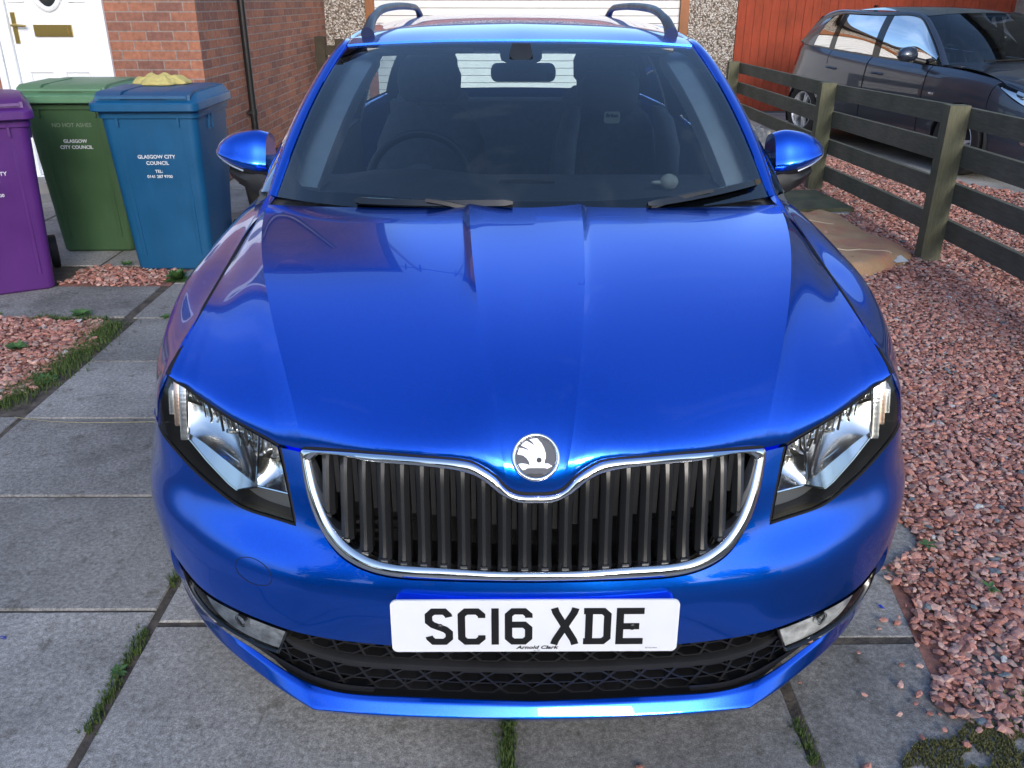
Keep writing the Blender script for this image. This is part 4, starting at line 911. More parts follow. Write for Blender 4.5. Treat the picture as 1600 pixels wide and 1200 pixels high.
# ---------------------------------------------------------------- wipers
def wiper(P0, P1, arm0, parent=car):
    rt = empty('wiper', (0, 0, 0)); rt.parent = parent
    def on(s, t, o): 
        p, n = wsS(np.array([abs(s)]), np.array([t]))[0], fr_nf(np.array([s]), np.array([t]))[0]; p = p.copy(); p[0] *= -1 if s < 0 else 1; return p+n*o
    bl = [on(P0[0]+(P1[0]-P0[0])*k, P0[1]+(P1[1]-P0[1])*k, .016) for k in np.linspace(0, 1, 20)]
    cp(tube('wiper_blade', bl, [.005]+[.010]*17+[.010, .005], 'black_gloss', rt, prof=[(-1, -.6), (-.2, .9), (.3, .9), (1, -.6)]))
    rb = [on(P0[0]+(P1[0]-P0[0])*k, P0[1]+(P1[1]-P0[1])*k, .006) for k in np.linspace(0, 1, 20)]; cp(tube('wiper_rubber', rb, .004, 'gap', rt, n=6))
    m_ = .48; mid = on(P0[0]+(P1[0]-P0[0])*m_, P0[1]+(P1[1]-P0[1])*m_, .028); a0 = np.array(arm0)
    cp(tube('wiper_arm', spl(np.array([a0, a0*.5+mid*.5+np.array([0, -.002, .004]), mid]), 16), np.linspace(.013, .008, 16), 'black_plastic', rt, prof=[(-1, -.5), (-.7, .5), (.7, .5), (1, -.5)]))
wiper((.42, .008), (.965, .066), (.34, 1.10, 1.005)); wiper((-.60, .012), (-.04, .022), (-.12, 1.055, 1.0))
# ---------------------------------------------------------------- door mirrors
def dmirror(s):
    rt = empty('door_mirror', (0, 0, 0)); rt.parent = car; m_ = np.array([s, 1, 1])
    # sections along x from the inner edge outwards: (x, front y, rear y, top z, corner z, bottom z)
    S_ = [(.826, 1.602, 1.738, 1.116, 1.018, .988), (.86, 1.592, 1.742, 1.126, 1.020, .992), (.90, 1.594, 1.742, 1.124, 1.028, 1.003), (.94, 1.606, 1.738, 1.115, 1.040, 1.018), (.975, 1.630, 1.730, 1.098, 1.050, 1.034), (.998, 1.662, 1.722, 1.078, 1.056, 1.045), (1.008, 1.69, 1.715, 1.066, 1.058, 1.054)]
    G = []
    for x, yf, yr, zt, zc, zb in S_:
        h = zt-zc
        P = [(x, yr, zc-.002), (x, yr, zt-.22*h), (x, yr-.25*(yr-yf), zt-.04*h), (x, yr-.55*(yr-yf), zt), (x, yf+.22*(yr-yf), zt-.22*h), (x, yf+.03*(yr-yf), zc+.28*h), (x, yf-.003, zc), (x, yf+.001, zc-.2*(zc-zb)), (x, yf+.004, zc-.42*(zc-zb)), (x, yf+.010, zc-.55*(zc-zb))]
        G.append(spl(np.array(P), 34))
    Q_ = ncub(np.array([p[0] for p in S_]), np.array(G), np.concatenate([np.linspace(.826, .99, 34), np.linspace(.993, 1.008, 8)]))
    V, F = grid(Q_*m_); k = len(V); V = list(V)
    o = mesh('mirror_cap', V, F, 'blue', rt, True); bmf(o); cp(o)
    # inner end plate
    e = Q_[0]; V = [tuple(p) for p in e*m_]; cp(mesh('mirror_cap_end', V, [tuple(range(len(V)))], 'blue', rt, False))
    # black lower housing
    G = []
    for x, yf, yr, zt, zc, zb in S_:
        hb0 = (zc-zb)*.62; P = [(x, yf+.004, zb+hb0+.002), (x, yf+.008, zb+hb0*.4), (x, yf+.020, zb-.014*(1.02-x)/.2-.002), (x, (yf+yr)/2, zb-.026*(1.03-x)/.2), (x, yr-.012, zb-.010), (x, yr-.002, zc)]
        G.append(spl(np.array(P), 18))
    Q2 = ncub(np.array([p[0] for p in S_]), np.array(G), np.linspace(.826, 1.006, 30)); V, F = grid(Q2*m_); o = mesh('mirror_base', V, F, 'dark_trim', rt, True); bmf(o); cp(o)
    # glass
    bm = bmesh.new(); prism(bm, [(.832*s, 1.0), (.828*s, 1.085), (.86*s, 1.118), (.93*s, 1.112), (.985*s, 1.085), (.998*s, 1.060), (.95*s, 1.022), (.88*s, 1.0)], 1.722, 1.728); cp(frombm('mirror_glass', bm, 'chrome', rt, 30))
    # repeater strip
    P = np.array([(x, yf+.006, zb+.006) for x, yf, yr, zt, zc, zb in S_[2:]]); cp(tube('indicator', spl(P*m_, 20), .0035, 'white_clear', rt, n=8))
    # arm to the door
    G = []
    for x, y0, y1, z0, z1 in ((.77, 1.57, 1.72, .905, .985), (.80, 1.575, 1.72, .912, .990), (.84, 1.582, 1.72, .922, 1.000), (.88, 1.590, 1.72, .938, 1.004), (.92, 1.602, 1.715, .960, 1.010), (.955, 1.625, 1.71, .985, 1.018)):
        G.append([(x, y0, (z0+z1)/2+.004), (x, y0+.012, z0+.004), (x, (y0+y1)/2, z0), (x, y1, z0+.006), (x, y1, z1), (x, (y0+y1)/2, z1), (x, y0+.015, z1-.002)])
    V, F = grid(np.array(G)*m_, closed_v=True); V = list(V); F.append(tuple(range(7))); F.append(tuple(range(len(V)-7, len(V)))); o = mesh('mirror_arm', V, F, 'dark_trim', rt, True); bmf(o); shade(o.data, 50); cp(o)
dmirror(1); dmirror(-1)
# ---------------------------------------------------------------- things inside the car
cs = empty('child_seat', (.385, 2.30, .52), 0, 'dark padded child car seat with side wings behind the windscreen', 'child seat')
def cushO(nm, secs, m, rt, loc):
    G = []
    for (cx_, cy_, cz_, hx, hy, pw) in secs:
        G.append([(cx_+hx*np.sign(math.cos(a))*abs(math.cos(a))**pw-loc[0], cy_+hy*np.sign(math.sin(a))*abs(math.sin(a))**pw-loc[1], cz_-loc[2]) for a in np.linspace(0, 2*pi, 33)[:-1]])
    V, F = grid(np.array(G), closed_v=True); V = list(V); F.append(tuple(range(32))); F.append(tuple(range(len(V)-32, len(V)))); o = mesh(nm, V, F, m, rt, True); bmf(o); shade(o.data, 60); return o
lc = (.385, 2.30, .52)
cushO('shell', [(.385, 2.33, .54, .20, .05, .6), (.385, 2.35, .80, .19, .05, .6), (.385, 2.38, 1.05, .16, .05, .6), (.385, 2.39, 1.10, .13, .03, .7)], 'seat_cloth', cs, lc)
cushO('headrest', [(.36, 2.33, 1.10, .08, .04, .6), (.36, 2.33, 1.13, .11, .055, .6), (.36, 2.33, 1.22, .115, .055, .6), (.36, 2.34, 1.26, .09, .04, .7)], 'interior', cs, lc)
for s in (-1, 1):
    cushO('side_wing', [(.385+s*.19, 2.27, .70, .03, .07, .7), (.385+s*.205, 2.23, .85, .038, .11, .7), (.385+s*.20, 2.23, 1.0, .04, .12, .7), (.385+s*.18, 2.26, 1.10, .035, .09, .7), (.385+s*.165, 2.30, 1.135, .02, .04, .9)], 'seat_cloth2', cs, lc)
bm = bmesh.new(); prism(bm, rrect(.062, .044, .010), -.003, .0, M=MX((-.02, -.045, .578), rx=-4)); frombm('seat_badge', bm, 'badge_cream', cs, 30)
text('seat_badge_text', 'Britax', .019, MX((-.02, -.0495, .580), rx=86), 'plate_black', cs, bold=.0006)
tube('harness_strap', [(-.14, -.05, .52), (-.13, -.065, .40), (-.10, -.08, .25)], .012, 'red_strap', cs, prof=[(1, 0), (0, .15), (-1, 0), (0, -.15)])
ty = empty('toy', (.445, 1.40, .99), 0, 'small cream rounded toy lying on the dashboard behind the windscreen', 'toy')
bm = bmesh.new(); bmesh.ops.create_uvsphere(bm, u_segments=20, v_segments=12, radius=.026, matrix=Matrix.Translation((0, 0, .022)) @ Matrix.Diagonal((1.1, .8, .95, 1))); frombm('toy_body', bm, 'badge_cream', ty, 80)
bm = bmesh.new(); bmesh.ops.create_uvsphere(bm, u_segments=14, v_segments=10, radius=.012, matrix=Matrix.Translation((-.034, 0, .020)) @ Matrix.Diagonal((1.7, .7, .55, 1))); frombm('toy_snout', bm, 'badge_cream', ty, 80)
# ================================================================ the place
def struct(o): o['kind'] = 'structure'; return o
# materials of the place
def brickmat(name, c1, c2, mortar, bias=0., bw=.225, bh=.075, ms=.010, rough=.85):
    m = mat(name, c1, rough); uvn = nd(m, 'ShaderNodeTexCoord'); b = nd(m, 'ShaderNodeTexBrick'); lk(m, uvn.outputs['UV'], b.inputs['Vector'])
    b.inputs['Scale'].default_value = 1; b.inputs['Brick Width'].default_value = bw; b.inputs['Row Height'].default_value = bh; b.inputs['Mortar Size'].default_value = ms/2; b.inputs['Mortar Smooth'].default_value = .25; b.inputs['Bias'].default_value = bias
    b.inputs['Color1'].default_value = (*c1, 1); b.inputs['Color2'].default_value = (*c2, 1); b.inputs['Mortar'].default_value = (*mortar, 1)
    n1 = noise(m, uvn.outputs['UV'], 26, 6); n2 = noise(m, uvn.outputs['UV'], 1.3, 5)
    c = mul(m, b.outputs['Color'], ramp(m, n1, [(.3, (.72, .72, .74)), (.7, (1.22, 1.2, 1.18))]), 1.); c = mul(m, c, ramp(m, n2, [(.3, (.75, .76, .8)), (.7, (1.15, 1.1, 1.06))]), 1.)
    lk(m, c, bs(m).inputs['Base Color']); x = nd(m, 'ShaderNodeMath', operation='MULTIPLY_ADD'); lk(m, b.outputs['Fac'], x.inputs[0]); x.inputs[1].default_value = -1; lk(m, n1, x.inputs[2]); bump(m, x.outputs[0], .7, .006); return m
brickmat('brick', (.40, .165, .095), (.23, .105, .078), (.31, .25, .22), ms=.012)
brickmat('block', (.46, .42, .33), (.40, .37, .30), (.30, .28, .25), bw=.44, bh=.215)
worn('roof_tile', (.055, .045, .042), .8, .3, 3, .4, 14)
def pebble(name='roughcast'):
    m = mat(name, (.4, .38, .36), .85); v = coords(m); t = nd(m, 'ShaderNodeTexVoronoi', Scale=52.); lk(m, v, t.inputs['Vector'])
    sp = nd(m, 'ShaderNodeSeparateColor'); lk(m, t.outputs['Color'], sp.inputs[0])
    c = ramp(m, sp.outputs[0], [(0, (.10, .085, .07)), (.25, (.30, .24, .19)), (.5, (.52, .47, .42)), (.8, (.72, .70, .67)), (1, (.30, .22, .17))]); d = ramp(m, t.outputs['Distance'], [(.3, (1, 1, 1)), (.75, (.35, .33, .32))]); lk(m, mul(m, c, d), bs(m).inputs['Base Color'])
    x = nd(m, 'ShaderNodeMath', operation='MULTIPLY'); lk(m, t.outputs['Distance'], x.inputs[0]); x.inputs[1].default_value = -1; bump(m, x.outputs[0], .9, .012); return m
pebble()
def slabmat(name, base):
    m = mat(name, base, .88); v = coords(m); a = noise(m, v, 2.3, 8, .65); b = noise(m, v, 75, 5, .75); c = noise(m, v, 330, 2, .6)
    at = nd(m, 'ShaderNodeVertexColor', layer_name='Col')
    x = mul(m, ramp(m, a, [(.28, tuple(q*.62 for q in base)), (.5, base), (.72, tuple(q*1.28 for q in base))]), ramp(m, b, [(.32, (.55, .55, .54)), (.5, (1, 1, 1)), (.68, (1.5, 1.5, 1.48))])); x = mul(m, x, ramp(m, c, [(.35, (.72, .72, .72)), (.65, (1.3, 1.3, 1.3))])); x = mul(m, x, at.outputs[0]); 
    sn = noise(m, v, .85, 9, .72); x = mul(m, x, ramp(m, sn, [(.36, (.60, .60, .58)), (.47, (.95, .95, .94)), (.62, (1.14, 1.13, 1.10))])); sp = noise(m, v, 14, 3, .5); x = mul(m, x, ramp(m, sp, [(.60, (1, 1, 1)), (.70, (.70, .69, .66)), (.80, (.6, .6, .57))]))
    w2 = nd(m, 'ShaderNodeTexVoronoi', Scale=26.); lk(m, v, w2.inputs['Vector']); x = mul(m, x, ramp(m, w2.outputs['Distance'], [(.03, (1.5, 1.5, 1.5)), (.07, (1, 1, 1))]))
    lk(m, x, bs(m).inputs['Base Color']); bump(m, b, .5, .003); return m
slabmat('slab', (.265, .255, .240))
worn('soil', (.085, .070, .055), .95, .7, 22, 1., 90)
def stonemat(name):
    m = mat(name, (.3, .15, .12), .8); at = nd(m, 'ShaderNodeVertexColor', layer_name='Col'); v = coords(m); n = noise(m, v, 90, 4); lk(m, mul(m, at.outputs[0], ramp(m, n, [(.3, (.7, .7, .72)), (.7, (1.25, 1.22, 1.2))])), bs(m).inputs['Base Color']); bump(m, n, .3, .002); return m
stonemat('gravel_stone')
def woodmat(name, col, var=.35, gr=(3, 3, 40), rough=.85):
    m = mat(name, col, rough); v = coords(m, 'Object', gr); a = noise(m, v, 3, 8, .7); v2 = coords(m); b = noise(m, v2, 2.5, 5)
    c = mul(m, ramp(m, a, [(.25, tuple(q*(1-var) for q in col)), (.75, tuple(q*(1+var) for q in col))]), ramp(m, b, [(.3, (.7, .75, .65)), (.7, (1.2, 1.15, 1.15))])); lk(m, c, bs(m).inputs['Base Color']); bump(m, a, .5, .004); return m
woodmat('fence_wood', (.115, .112, .080), gr=(30, 3, 30)); woodmat('post_wood', (.120, .118, .075), gr=(30, 30, 3)); woodmat('red_wood', (.30, .050, .022), .3, (22, 22, 1.5)); woodmat('frame_wood', (.28, .10, .035), .2, (20, 20, 2), .5); woodmat('dark_wood', (.045, .036, .024), gr=(30, 30, 3))
worn('upvc', (.78, .80, .83), .3, .03, 4, 0); worn('door_white', (.74, .75, .76), .4, .04, 3, 0); mat('brass', (.55, .40, .14), .3, 1.); worn('pipe_black', (.010, .010, .011), .35, .2, 4, 0)
worn('render_dark', (.12, .115, .11), .9, .2, 3, .4, 60); worn('asphalt', (.05, .05, .052), .9, .25, 4, .6, 220); worn('plinth', (.22, .21, .20), .9, .25, 4, .6, 90)
worn('bin_blue', (.006, .085, .20), .42, .15, 2.2, .12, 200); worn('bin_green', (.042, .095, .040), .45, .15, 2.2, .12, 200); worn('bin_purple', (.085, .018, .16), .42, .15, 2.2, .12, 200); worn('bin_green_lid', (.10, .22, .12), .45, .15, 2.2, .12, 200)
for bn in ('bin_blue', 'bin_green', 'bin_purple', 'bin_green_lid'):
    m_ = MATS[bn]; src = bs(m_).inputs['Base Color'].links[0].from_socket; st = noise(m_, coords(m_, 'Object', (12, 12, 1.6)), 1.5, 6, .7); sc_ = noise(m_, coords(m_, 'Object', (5, 5, 40)), 2.2, 7, .75)
    lk(m_, mul(m_, mul(m_, src, ramp(m_, st, [(.35, (.93, .93, .93)), (.6, (1.02, 1.02, 1.02)), (.74, (1.16, 1.15, 1.13))])), ramp(m_, sc_, [(.67, (1, 1, 1)), (.70, (1.5, 1.4, 1.35)), (.73, (1, 1, 1))])), bs(m_).inputs['Base Color'])
mat('print_white', (.62, .65, .68), .6); mat('print_faint', (.16, .22, .15), .6)
def uvmesh(name, V, F, m, parent=None, **kw):
    """flat-shaded mesh with metric UVs by face direction"""
    o = mesh(name, V, F, m, parent, False, **kw); me = o.data; l = me.uv_layers.new(name='UVMap')
    for p in me.polygons:
        n = p.normal; a = max(range(3), key=lambda i: abs(n[i]))
        for li in p.loop_indices:
            v = me.vertices[me.loops[li].vertex_index].co; l.data[li].uv = ((v.y, v.z), (v.x, v.z), (v.x, v.y))[a]
    return o
def boxes(name, L_, m, parent=None):
    V, F = [], []
    for x0, x1, y0, y1, z0, z1 in L_:
        k = len(V); V += [(x, y, z) for x in (x0, x1) for y in (y0, y1) for z in (z0, z1)]; F += [tuple(k+i for i in f) for f in ((0, 1, 3, 2), (4, 6, 7, 5), (0, 4, 5, 1), (2, 3, 7, 6), (0, 2, 6, 4), (1, 5, 7, 3))]
    return uvmesh(name, V, F, m, parent)
# --- ground
g0 = struct(mesh('ground', [(-80, -80, -.03), (80, -80, -.03), (80, 90, -.03), (-80, 90, -.03)], [(0, 1, 2, 3)], 'soil'))
V, F, CL = [], [], []
def slab(x0, x1, y0, y1, z=0., tilt=0., gap=.005, th=.03):
    if x1-x0 < .05 or y1-y0 < .05: return
    q = [(x0+gap, y0+gap), (x1-gap, y0+gap), (x1-gap, y1-gap), (x0+gap, y1-gap)]; b = .004; k = len(V)
    zz = [z+nr.uniform(-.0015, .0015)+tilt*(i > 1) for i in range(4)]; c = nr.uniform(.82, 1.15)
    cx, cy = (x0+x1)/2, (y0+y1)/2
    for i, (x, y) in enumerate(q): V.append((x, y, zz[i]-.03))
    for i, (x, y) in enumerate(q): V.append((x, y, zz[i]-b))
    for i, (x, y) in enumerate(q): V.append((x+math.copysign(b, cx-x), y+math.copysign(b, cy-y), zz[i]))
    CL.extend([c]*12)
    for i in range(4):
        j = (i+1) % 4; F.append((k+i, k+j, k+4+j, k+4+i)); F.append((k+4+i, k+4+j, k+8+j, k+8+i))
    F.append((k+8, k+9, k+10, k+11))
ys = [.66+.588*i for i in range(-4, 5)]
for i in range(len(ys)-1):
    slab(-1.97, -1.0, ys[i], ys[i+1])
    if ys[i+1] < 1.9: slab(-2.95, -1.985, ys[i]+.02, ys[i+1]+.02); slab(-3.95, -2.96, ys[i]+.02, ys[i+1]+.02)
for y in np.arange(ys[-1], 12, .6):
    slab(-2.00, -1.0, y, min(y+.6, 12))
slab(-2.98, -2.04, 3.02, 3.55, .004); slab(-3.9, -2.99, 3.02, 3.60)
for y in np.arange(3.98, 6.3, .6): slab(-2.58, -2.01, y, y+.6); slab(-3.5, -2.59, y, y+.6); slab(-4.4, -3.51, y, y+.6)
slab(-2.58, -2.01, 6.38, 6.98); 
yy = [-1.72, -1.12, -.52, .13-.6+.005, .0]
for y0, y1 in ((-1.7, -1.12), (-1.11, -.5), (-.49, .115+.6*0+.0), (.0, .60), (.61, 1.2), (1.21, 1.8), (1.81, 2.4), (2.41, 3.0), (3.01, 3.6), (3.61, 4.2), (4.21, 4.8), (4.81, 5.4), (5.41, 6)):
    slab(-.985, -.055, y0, y1); slab(-.045, .615, y0, y1, gap=.006)
for y0, y1 in ((-1.1, -.09), (-.08, .525), (.54, 1.14), (1.15, 1.75), (1.76, 2.4), (2.4, 3.0), (3.0, 3.6), (3.6, 4.2)): slab(.632, 1.25, y0, y1, -.003)
slab(2.18, 2.62, 5.33, 6.0, .02)
pv = mesh('paving_slabs', V, F, 'slab', None, False); struct(pv)
ca = pv.data.color_attributes.new('Col', 'FLOAT_COLOR', 'POINT'); ca.data.foreach_set('color', np.array([(c, c, c*1.01, 1) for c in CL]).ravel())
struct(mesh('joint_soil', [(-4.5, -2, -.006), (1.27, -2, -.006), (1.27, 12, -.006), (-4.5, 12, -.006)], [(0, 1, 2, 3)], 'soil'))
struct(mesh('street', [(-60, -12, -.008), (60, -12, -.008), (60, -4, -.008), (-60, -4, -.008)], [(0, 1, 2, 3)], 'asphalt'))
drv = [(2.95, 8.9), (5.6, 3.75), (7.6, 4.8), (5.6, 12.0), (3.3, 12.0)]
d_ = mesh('neighbour_driveway', [(x, y, 0) for x, y in drv]+[(x, y, -.03) for x, y in drv], [tuple(range(5))]+[(i, (i+1) % 5, 5+(i+1) % 5, 5+i) for i in range(5)], 'slab', None, False); struct(d_)
ca = d_.data.color_attributes.new('Col', 'FLOAT_COLOR', 'POINT'); ca.data.foreach_set('color', np.ones((10, 4)).ravel()*1.15)
# --- gravel
PHI = (1+5**.5)/2; ICO = np.array([(-1, PHI, 0), (1, PHI, 0), (-1, -PHI, 0), (1, -PHI, 0), (0, -1, PHI), (0, 1, PHI), (0, -1, -PHI), (0, 1, -PHI), (PHI, 0, -1), (PHI, 0, 1), (-PHI, 0, -1), (-PHI, 0, 1)])/1.902
ICF = np.array([(0, 11, 5), (0, 5, 1), (0, 1, 7), (0, 7, 10), (0, 10, 11), (1, 5, 9), (5, 11, 4), (11, 10, 2), (10, 7, 6), (7, 1, 8), (3, 9, 4), (3, 4, 2), (3, 2, 6), (3, 6, 8), (3, 8, 9), (4, 9, 5), (2, 4, 11), (6, 2, 10), (8, 6, 7), (9, 8, 1)])
def stones(XY, size, z):
    n = len(XY); r = nr.uniform(.8, 1.12, (n, 12, 1)); P = ICO[None]*r; s = size[:, None, None]*np.stack([nr.uniform(.8, 1.35, n), nr.uniform(.6, 1.0, n), nr.uniform(.30, .55, n)], 1)[:, None]
    # a snapped, angular look: clamp against two random planes
    for _ in range(5):
        d = nr.normal(size=(n, 1, 3)); d /= np.linalg.norm(d, axis=2, keepdims=True); h = nr.uniform(.5, .78, (n, 1)); e = ((P*d).sum(2)-h).clip(0); P = P-d*e[..., None]
    P = P*s; A = nr.uniform(0, 6.28, n); B = nr.normal(0, .25, n); c, s_ = np.cos(B)[:, None], np.sin(B)[:, None]
    P = np.stack([P[..., 0]*c-P[..., 2]*s_, P[..., 1], P[..., 0]*s_+P[..., 2]*c], 2); c, s_ = np.cos(A)[:, None], np.sin(A)[:, None]; P = np.stack([P[..., 0]*c-P[..., 1]*s_, P[..., 0]*s_+P[..., 1]*c, P[..., 2]], 2)
    return P+np.concatenate([XY, z[:, None]], 1)[:, None]
PAL = np.array([(.46, .215, .165), (.40, .175, .13), (.50, .26, .205), (.33, .14, .105), (.43, .235, .19), (.54, .34, .28), (.26, .12, .095), (.38, .26, .22)])
def stonecol(n):
    c = PAL[nr.integers(0, len(PAL), n)]*nr.uniform(.8, 1.2, (n, 1)); k = nr.random(n) < .012; c[k] = (.13, .16, .18); k = nr.random(n) < .004; c[k] = (.5, .5, .48); return c
def gravel(name, poly, dens, size, zb=.0, lab=None, extra=None, jag=.06):
    poly = np.array(poly, float); lo, hi = poly.min(0), poly.max(0); sp = dens**-.5; gx, gy = np.meshgrid(np.arange(lo[0]-.1, hi[0]+.1, sp), np.arange(lo[1]-.1, hi[1]+.1, sp), indexing='ij'); XY = np.stack([gx.ravel(), gy.ravel()], 1); XY += nr.uniform(-.5, .5, XY.shape)*sp*1.1
    J = XY+np.stack([np.sin(XY[:, 1]*9)+np.sin(XY[:, 1]*23+1), np.cos(XY[:, 0]*11)], 1)*jag*.5; XY = XY[inpoly(J, poly)]
    n = len(XY); sz = nr.lognormal(0, .36, n).clip(.4, 1.9)*size; z = zb+nr.uniform(-.3, .75, n)*size
    P = stones(XY, sz, z); V = P.reshape(-1, 3); F = (ICF[None]+12*np.arange(n)[:, None, None]).reshape(-1, 3)
    me = bpy.data.meshes.new(name); me.vertices.add(len(V)); me.vertices.foreach_set('co', V.ravel()); me.loops.add(len(F)*3); me.loops.foreach_set('vertex_index', F.ravel()); me.polygons.add(len(F)); me.polygons.foreach_set('loop_start', np.arange(len(F))*3); me.polygons.foreach_set('loop_total', np.full(len(F), 3)); me.update(); me.polygons.foreach_set('use_smooth', [False]*len(F)); me.update()
    me.materials.append(MATS['gravel_stone']); col = np.repeat(np.concatenate([stonecol(n), np.ones((n, 1))], 1), 12, 0); ca = me.color_attributes.new('Col', 'FLOAT_COLOR', 'POINT'); ca.data.foreach_set('color', col.ravel())
    o = bpy.data.objects.new(name, me); C.objects.link(o); tag(o, lab, 'gravel', kind='stuff'); return o
worn('gravel_bed', (.26, .12, .09), .95, .4, 30, .8, 120)
gr_poly = [(.98, .30), (1.25, .22), (2.3, .15), (3.2, .5), (3.2, 3.4), (3.2, 6.0), (2.85, 6.0), (2.85, 3.4), (2.72, 3.4), (2.72, 6.4), (2.0, 6.4), (1.45, 4.5), (1.25, 2.5), (1.28, 1.4), (1.17, .85), (.93, .62)]
gravel('gravel', [(1.0, .26), (1.5, .17), (2.9, .15), (2.9, 3.6), (1.2, 3.6), (1.24, 1.5), (1.20, .95), (1.06, .80), (1.02, .55), (.97, .4)], 4600, .0122, .004, 'reddish pink angular gravel filling the bed between the blue car and the wooden fence')
gravel('gravel', [(1.3, 3.6), (2.95, 3.6), (2.95, 9.4), (2.0, 9.4), (1.5, 6)], 2000, .0155, .004, 'reddish pink gravel at the foot of the dark wooden fence posts')
gravel('gravel', [(2.95, 2.9), (6.0, 2.9), (5.5, 3.9), (2.98, 8.9), (2.95, 8.9)], 1700, .016, .004, 'pink gravel strip beyond the fence, in front of the neighbouring driveway')
gravel('gravel', [(-3.9, 1.93), (-2.2, 1.93), (-2.06, 2.1), (-2.09, 2.97), (-2.8, 3.01), (-3.9, 3.03)], 3000, .0136, .004, 'pink gravel patch between grey slabs in front of the purple bin')
gravel('gravel', [(-2.62, 3.57), (-2.02, 3.57), (-2.05, 3.93), (-2.62, 3.93)], 2200, .014, .004, 'small strip of pink gravel between the bins and the slab')
for nm, q in (('gravel_bed', [(.98, .30), (1.25, .22), (1.8, .18), (9, 1.5), (9, 9.5), (1.27, 9.5), (1.22, .95), (1.04, .75)]), ('gravel_bed', [(-3.95, 1.93), (-2.16, 1.93), (-2.09, 2.2), (-2.09, 2.98), (-3.95, 3.0)]), ('gravel_bed', [(-2.65, 3.56), (-2.0, 3.56), (-2.0, 3.97), (-2.65, 3.97)])): struct(mesh(nm, [(x, y, -.002) for x, y in q], [tuple(range(len(q)))], 'gravel_bed', None, False))
# single stones lying on the slabs
SP = [(.955, .60), (.985, .585), (1.0, .61), (1.03, .57), (.93, .565), (1.0, .5), (.93, .33), (.91, .30), (.955, .31), (.93, .27), (.975, .26), (.90, .36), (.94, .22), (.97, .18), (.80, .33), (.93, .43), (.84, .475), (.975, .425), (.66, .37), (.235, .12), (1.0, .36), (.88, .20), (1.02, .22), (.745, .095), (.725, .12), (1.07, .75), (1.09, .69), (1.04, .66), (.73, .52), (.86, .27)]
for i, (x, y) in enumerate(SP):
    P = stones(np.array([(0., 0.)]), np.array([nr.uniform(.007, .0155)]), np.array([.008]))[0]; o = mesh('loose_stone', P, [tuple(f) for f in ICF], 'gravel_stone', None, False); o.location = (x, y, 0)
    c = PAL[i % 6]*1.1; ca = o.data.color_attributes.new('Col', 'FLOAT_COLOR', 'POINT'); ca.data.foreach_set('color', np.tile([*c, 1], 12)); tag(o, 'small reddish stone lying loose on the grey slabs beside the gravel bed', 'stone', 'loose stones on the slabs')
# --- grass and weeds in the joints
def leafmat(name, a, b):
    m = mat(name, a, .6); v = coords(m); n = noise(m, v, 40, 3); lk(m, ramp(m, n, [(.3, a), (.7, b)]), bs(m).inputs['Base Color']); bs(m).inputs['Subsurface Weight'].default_value = 0; return m
leafmat('grass_green', (.035, .075, .015), (.11, .16, .035)); leafmat('moss', (.08, .085, .02), (.16, .15, .05)); leafmat('weed_leaf', (.035, .10, .025), (.09, .19, .05)); leafmat('straw', (.30, .27, .13), (.42, .38, .2))
def blades(pts, h, wd=.0009, lean=.6, n=1):
    V, F = [], []
    for x, y in pts:
        for _ in range(n):
            a = nr.uniform(0, 6.28); hh = h*nr.uniform(.4, 1.2); l = lean*hh*nr.uniform(.2, 1.3); dx, dy = math.cos(a), math.sin(a); w_ = wd*nr.uniform(.7, 1.4); k = len(V)
            px, py = -dy*w_, dx*w_; V += [(x-px, y-py, -.008), (x+px, y+py, -.008), (x+dx*l*.45+px*.8, y+dy*l*.45+py*.8, hh*.6), (x+dx*l*.45-px*.8, y+dy*l*.45-py*.8, hh*.6), (x+dx*l*1.1, y+dy*l*1.1, hh*.9)]; F += [(k, k+1, k+2, k+3), (k+3, k+2, k+4)]
    return V, F
def strip(P, w_, n):
    P = lin(np.array(P, float), n); T = np.gradient(P, axis=0); T /= np.linalg.norm(T, axis=1)[:, None]; d = nr.normal(0, w_, n); return P+np.stack([-T[:, 1], T[:, 0]], 1)*d[:, None]+nr.uniform(-.01, .01, (n, 2))
def grassobj(nm, L_, m, lab): 
    V, F = [], []
    for pts, h, n in L_: v, f = blades(pts, h*.85, n=n*2); k = len(V); V += v; F += [tuple(i+k for i in q) for q in f]
    return tag(mesh(nm, V, F, m, None, False), lab, 'grass', kind='stuff')
def clumpy(P, f=7., th=.0):
    P = np.asarray(P); return P[(np.sin(P[:, 0]*f*3.1+P[:, 1]*f*2.3)+np.sin(P[:, 0]*f*1.3-P[:, 1]*f*4.7+2)) > th]
grassobj('grass', [(clumpy(strip([(-1.0, -.15), (-1.0, .85)], .008, 700), 5), .018, 2), (clumpy(strip([(-.05, -.1), (-.05, .30)], .009, 420), 3, -1), .022, 2), (clumpy(strip([(.62, -.1), (.62, .4)], .009, 300), 6, .2), .018, 2)], 'grass_green', 'short green grass growing in the long joints between the slabs')
grassobj('grass', [(strip([(-2.13, 1.93), (-2.06, 2.25), (-2.05, 2.6), (-2.07, 2.93)], .045, 1500), .035, 2), (clumpy(strip([(-2.07, 2.97), (-2.9, 3.05)], .02, 500)), .03, 2)], 'grass_green', 'low green grass along the edge of the left gravel patch')
mp_ = np.stack([nr.uniform(.66, 1.7, 15000), nr.uniform(.02, .30, 15000)], 1); mp_ = mp_[(mp_[:, 1] < np.minimum(.03+.62*(mp_[:, 0]-.64), .25)+.02*np.sin(mp_[:, 0]*31)) & (mp_[:, 1] > .03+.02*np.sin(mp_[:, 0]*9)) & (np.sin(mp_[:, 0]*40+mp_[:, 1]*23)+np.sin(mp_[:, 1]*61-mp_[:, 0]*17) > -1.1)]
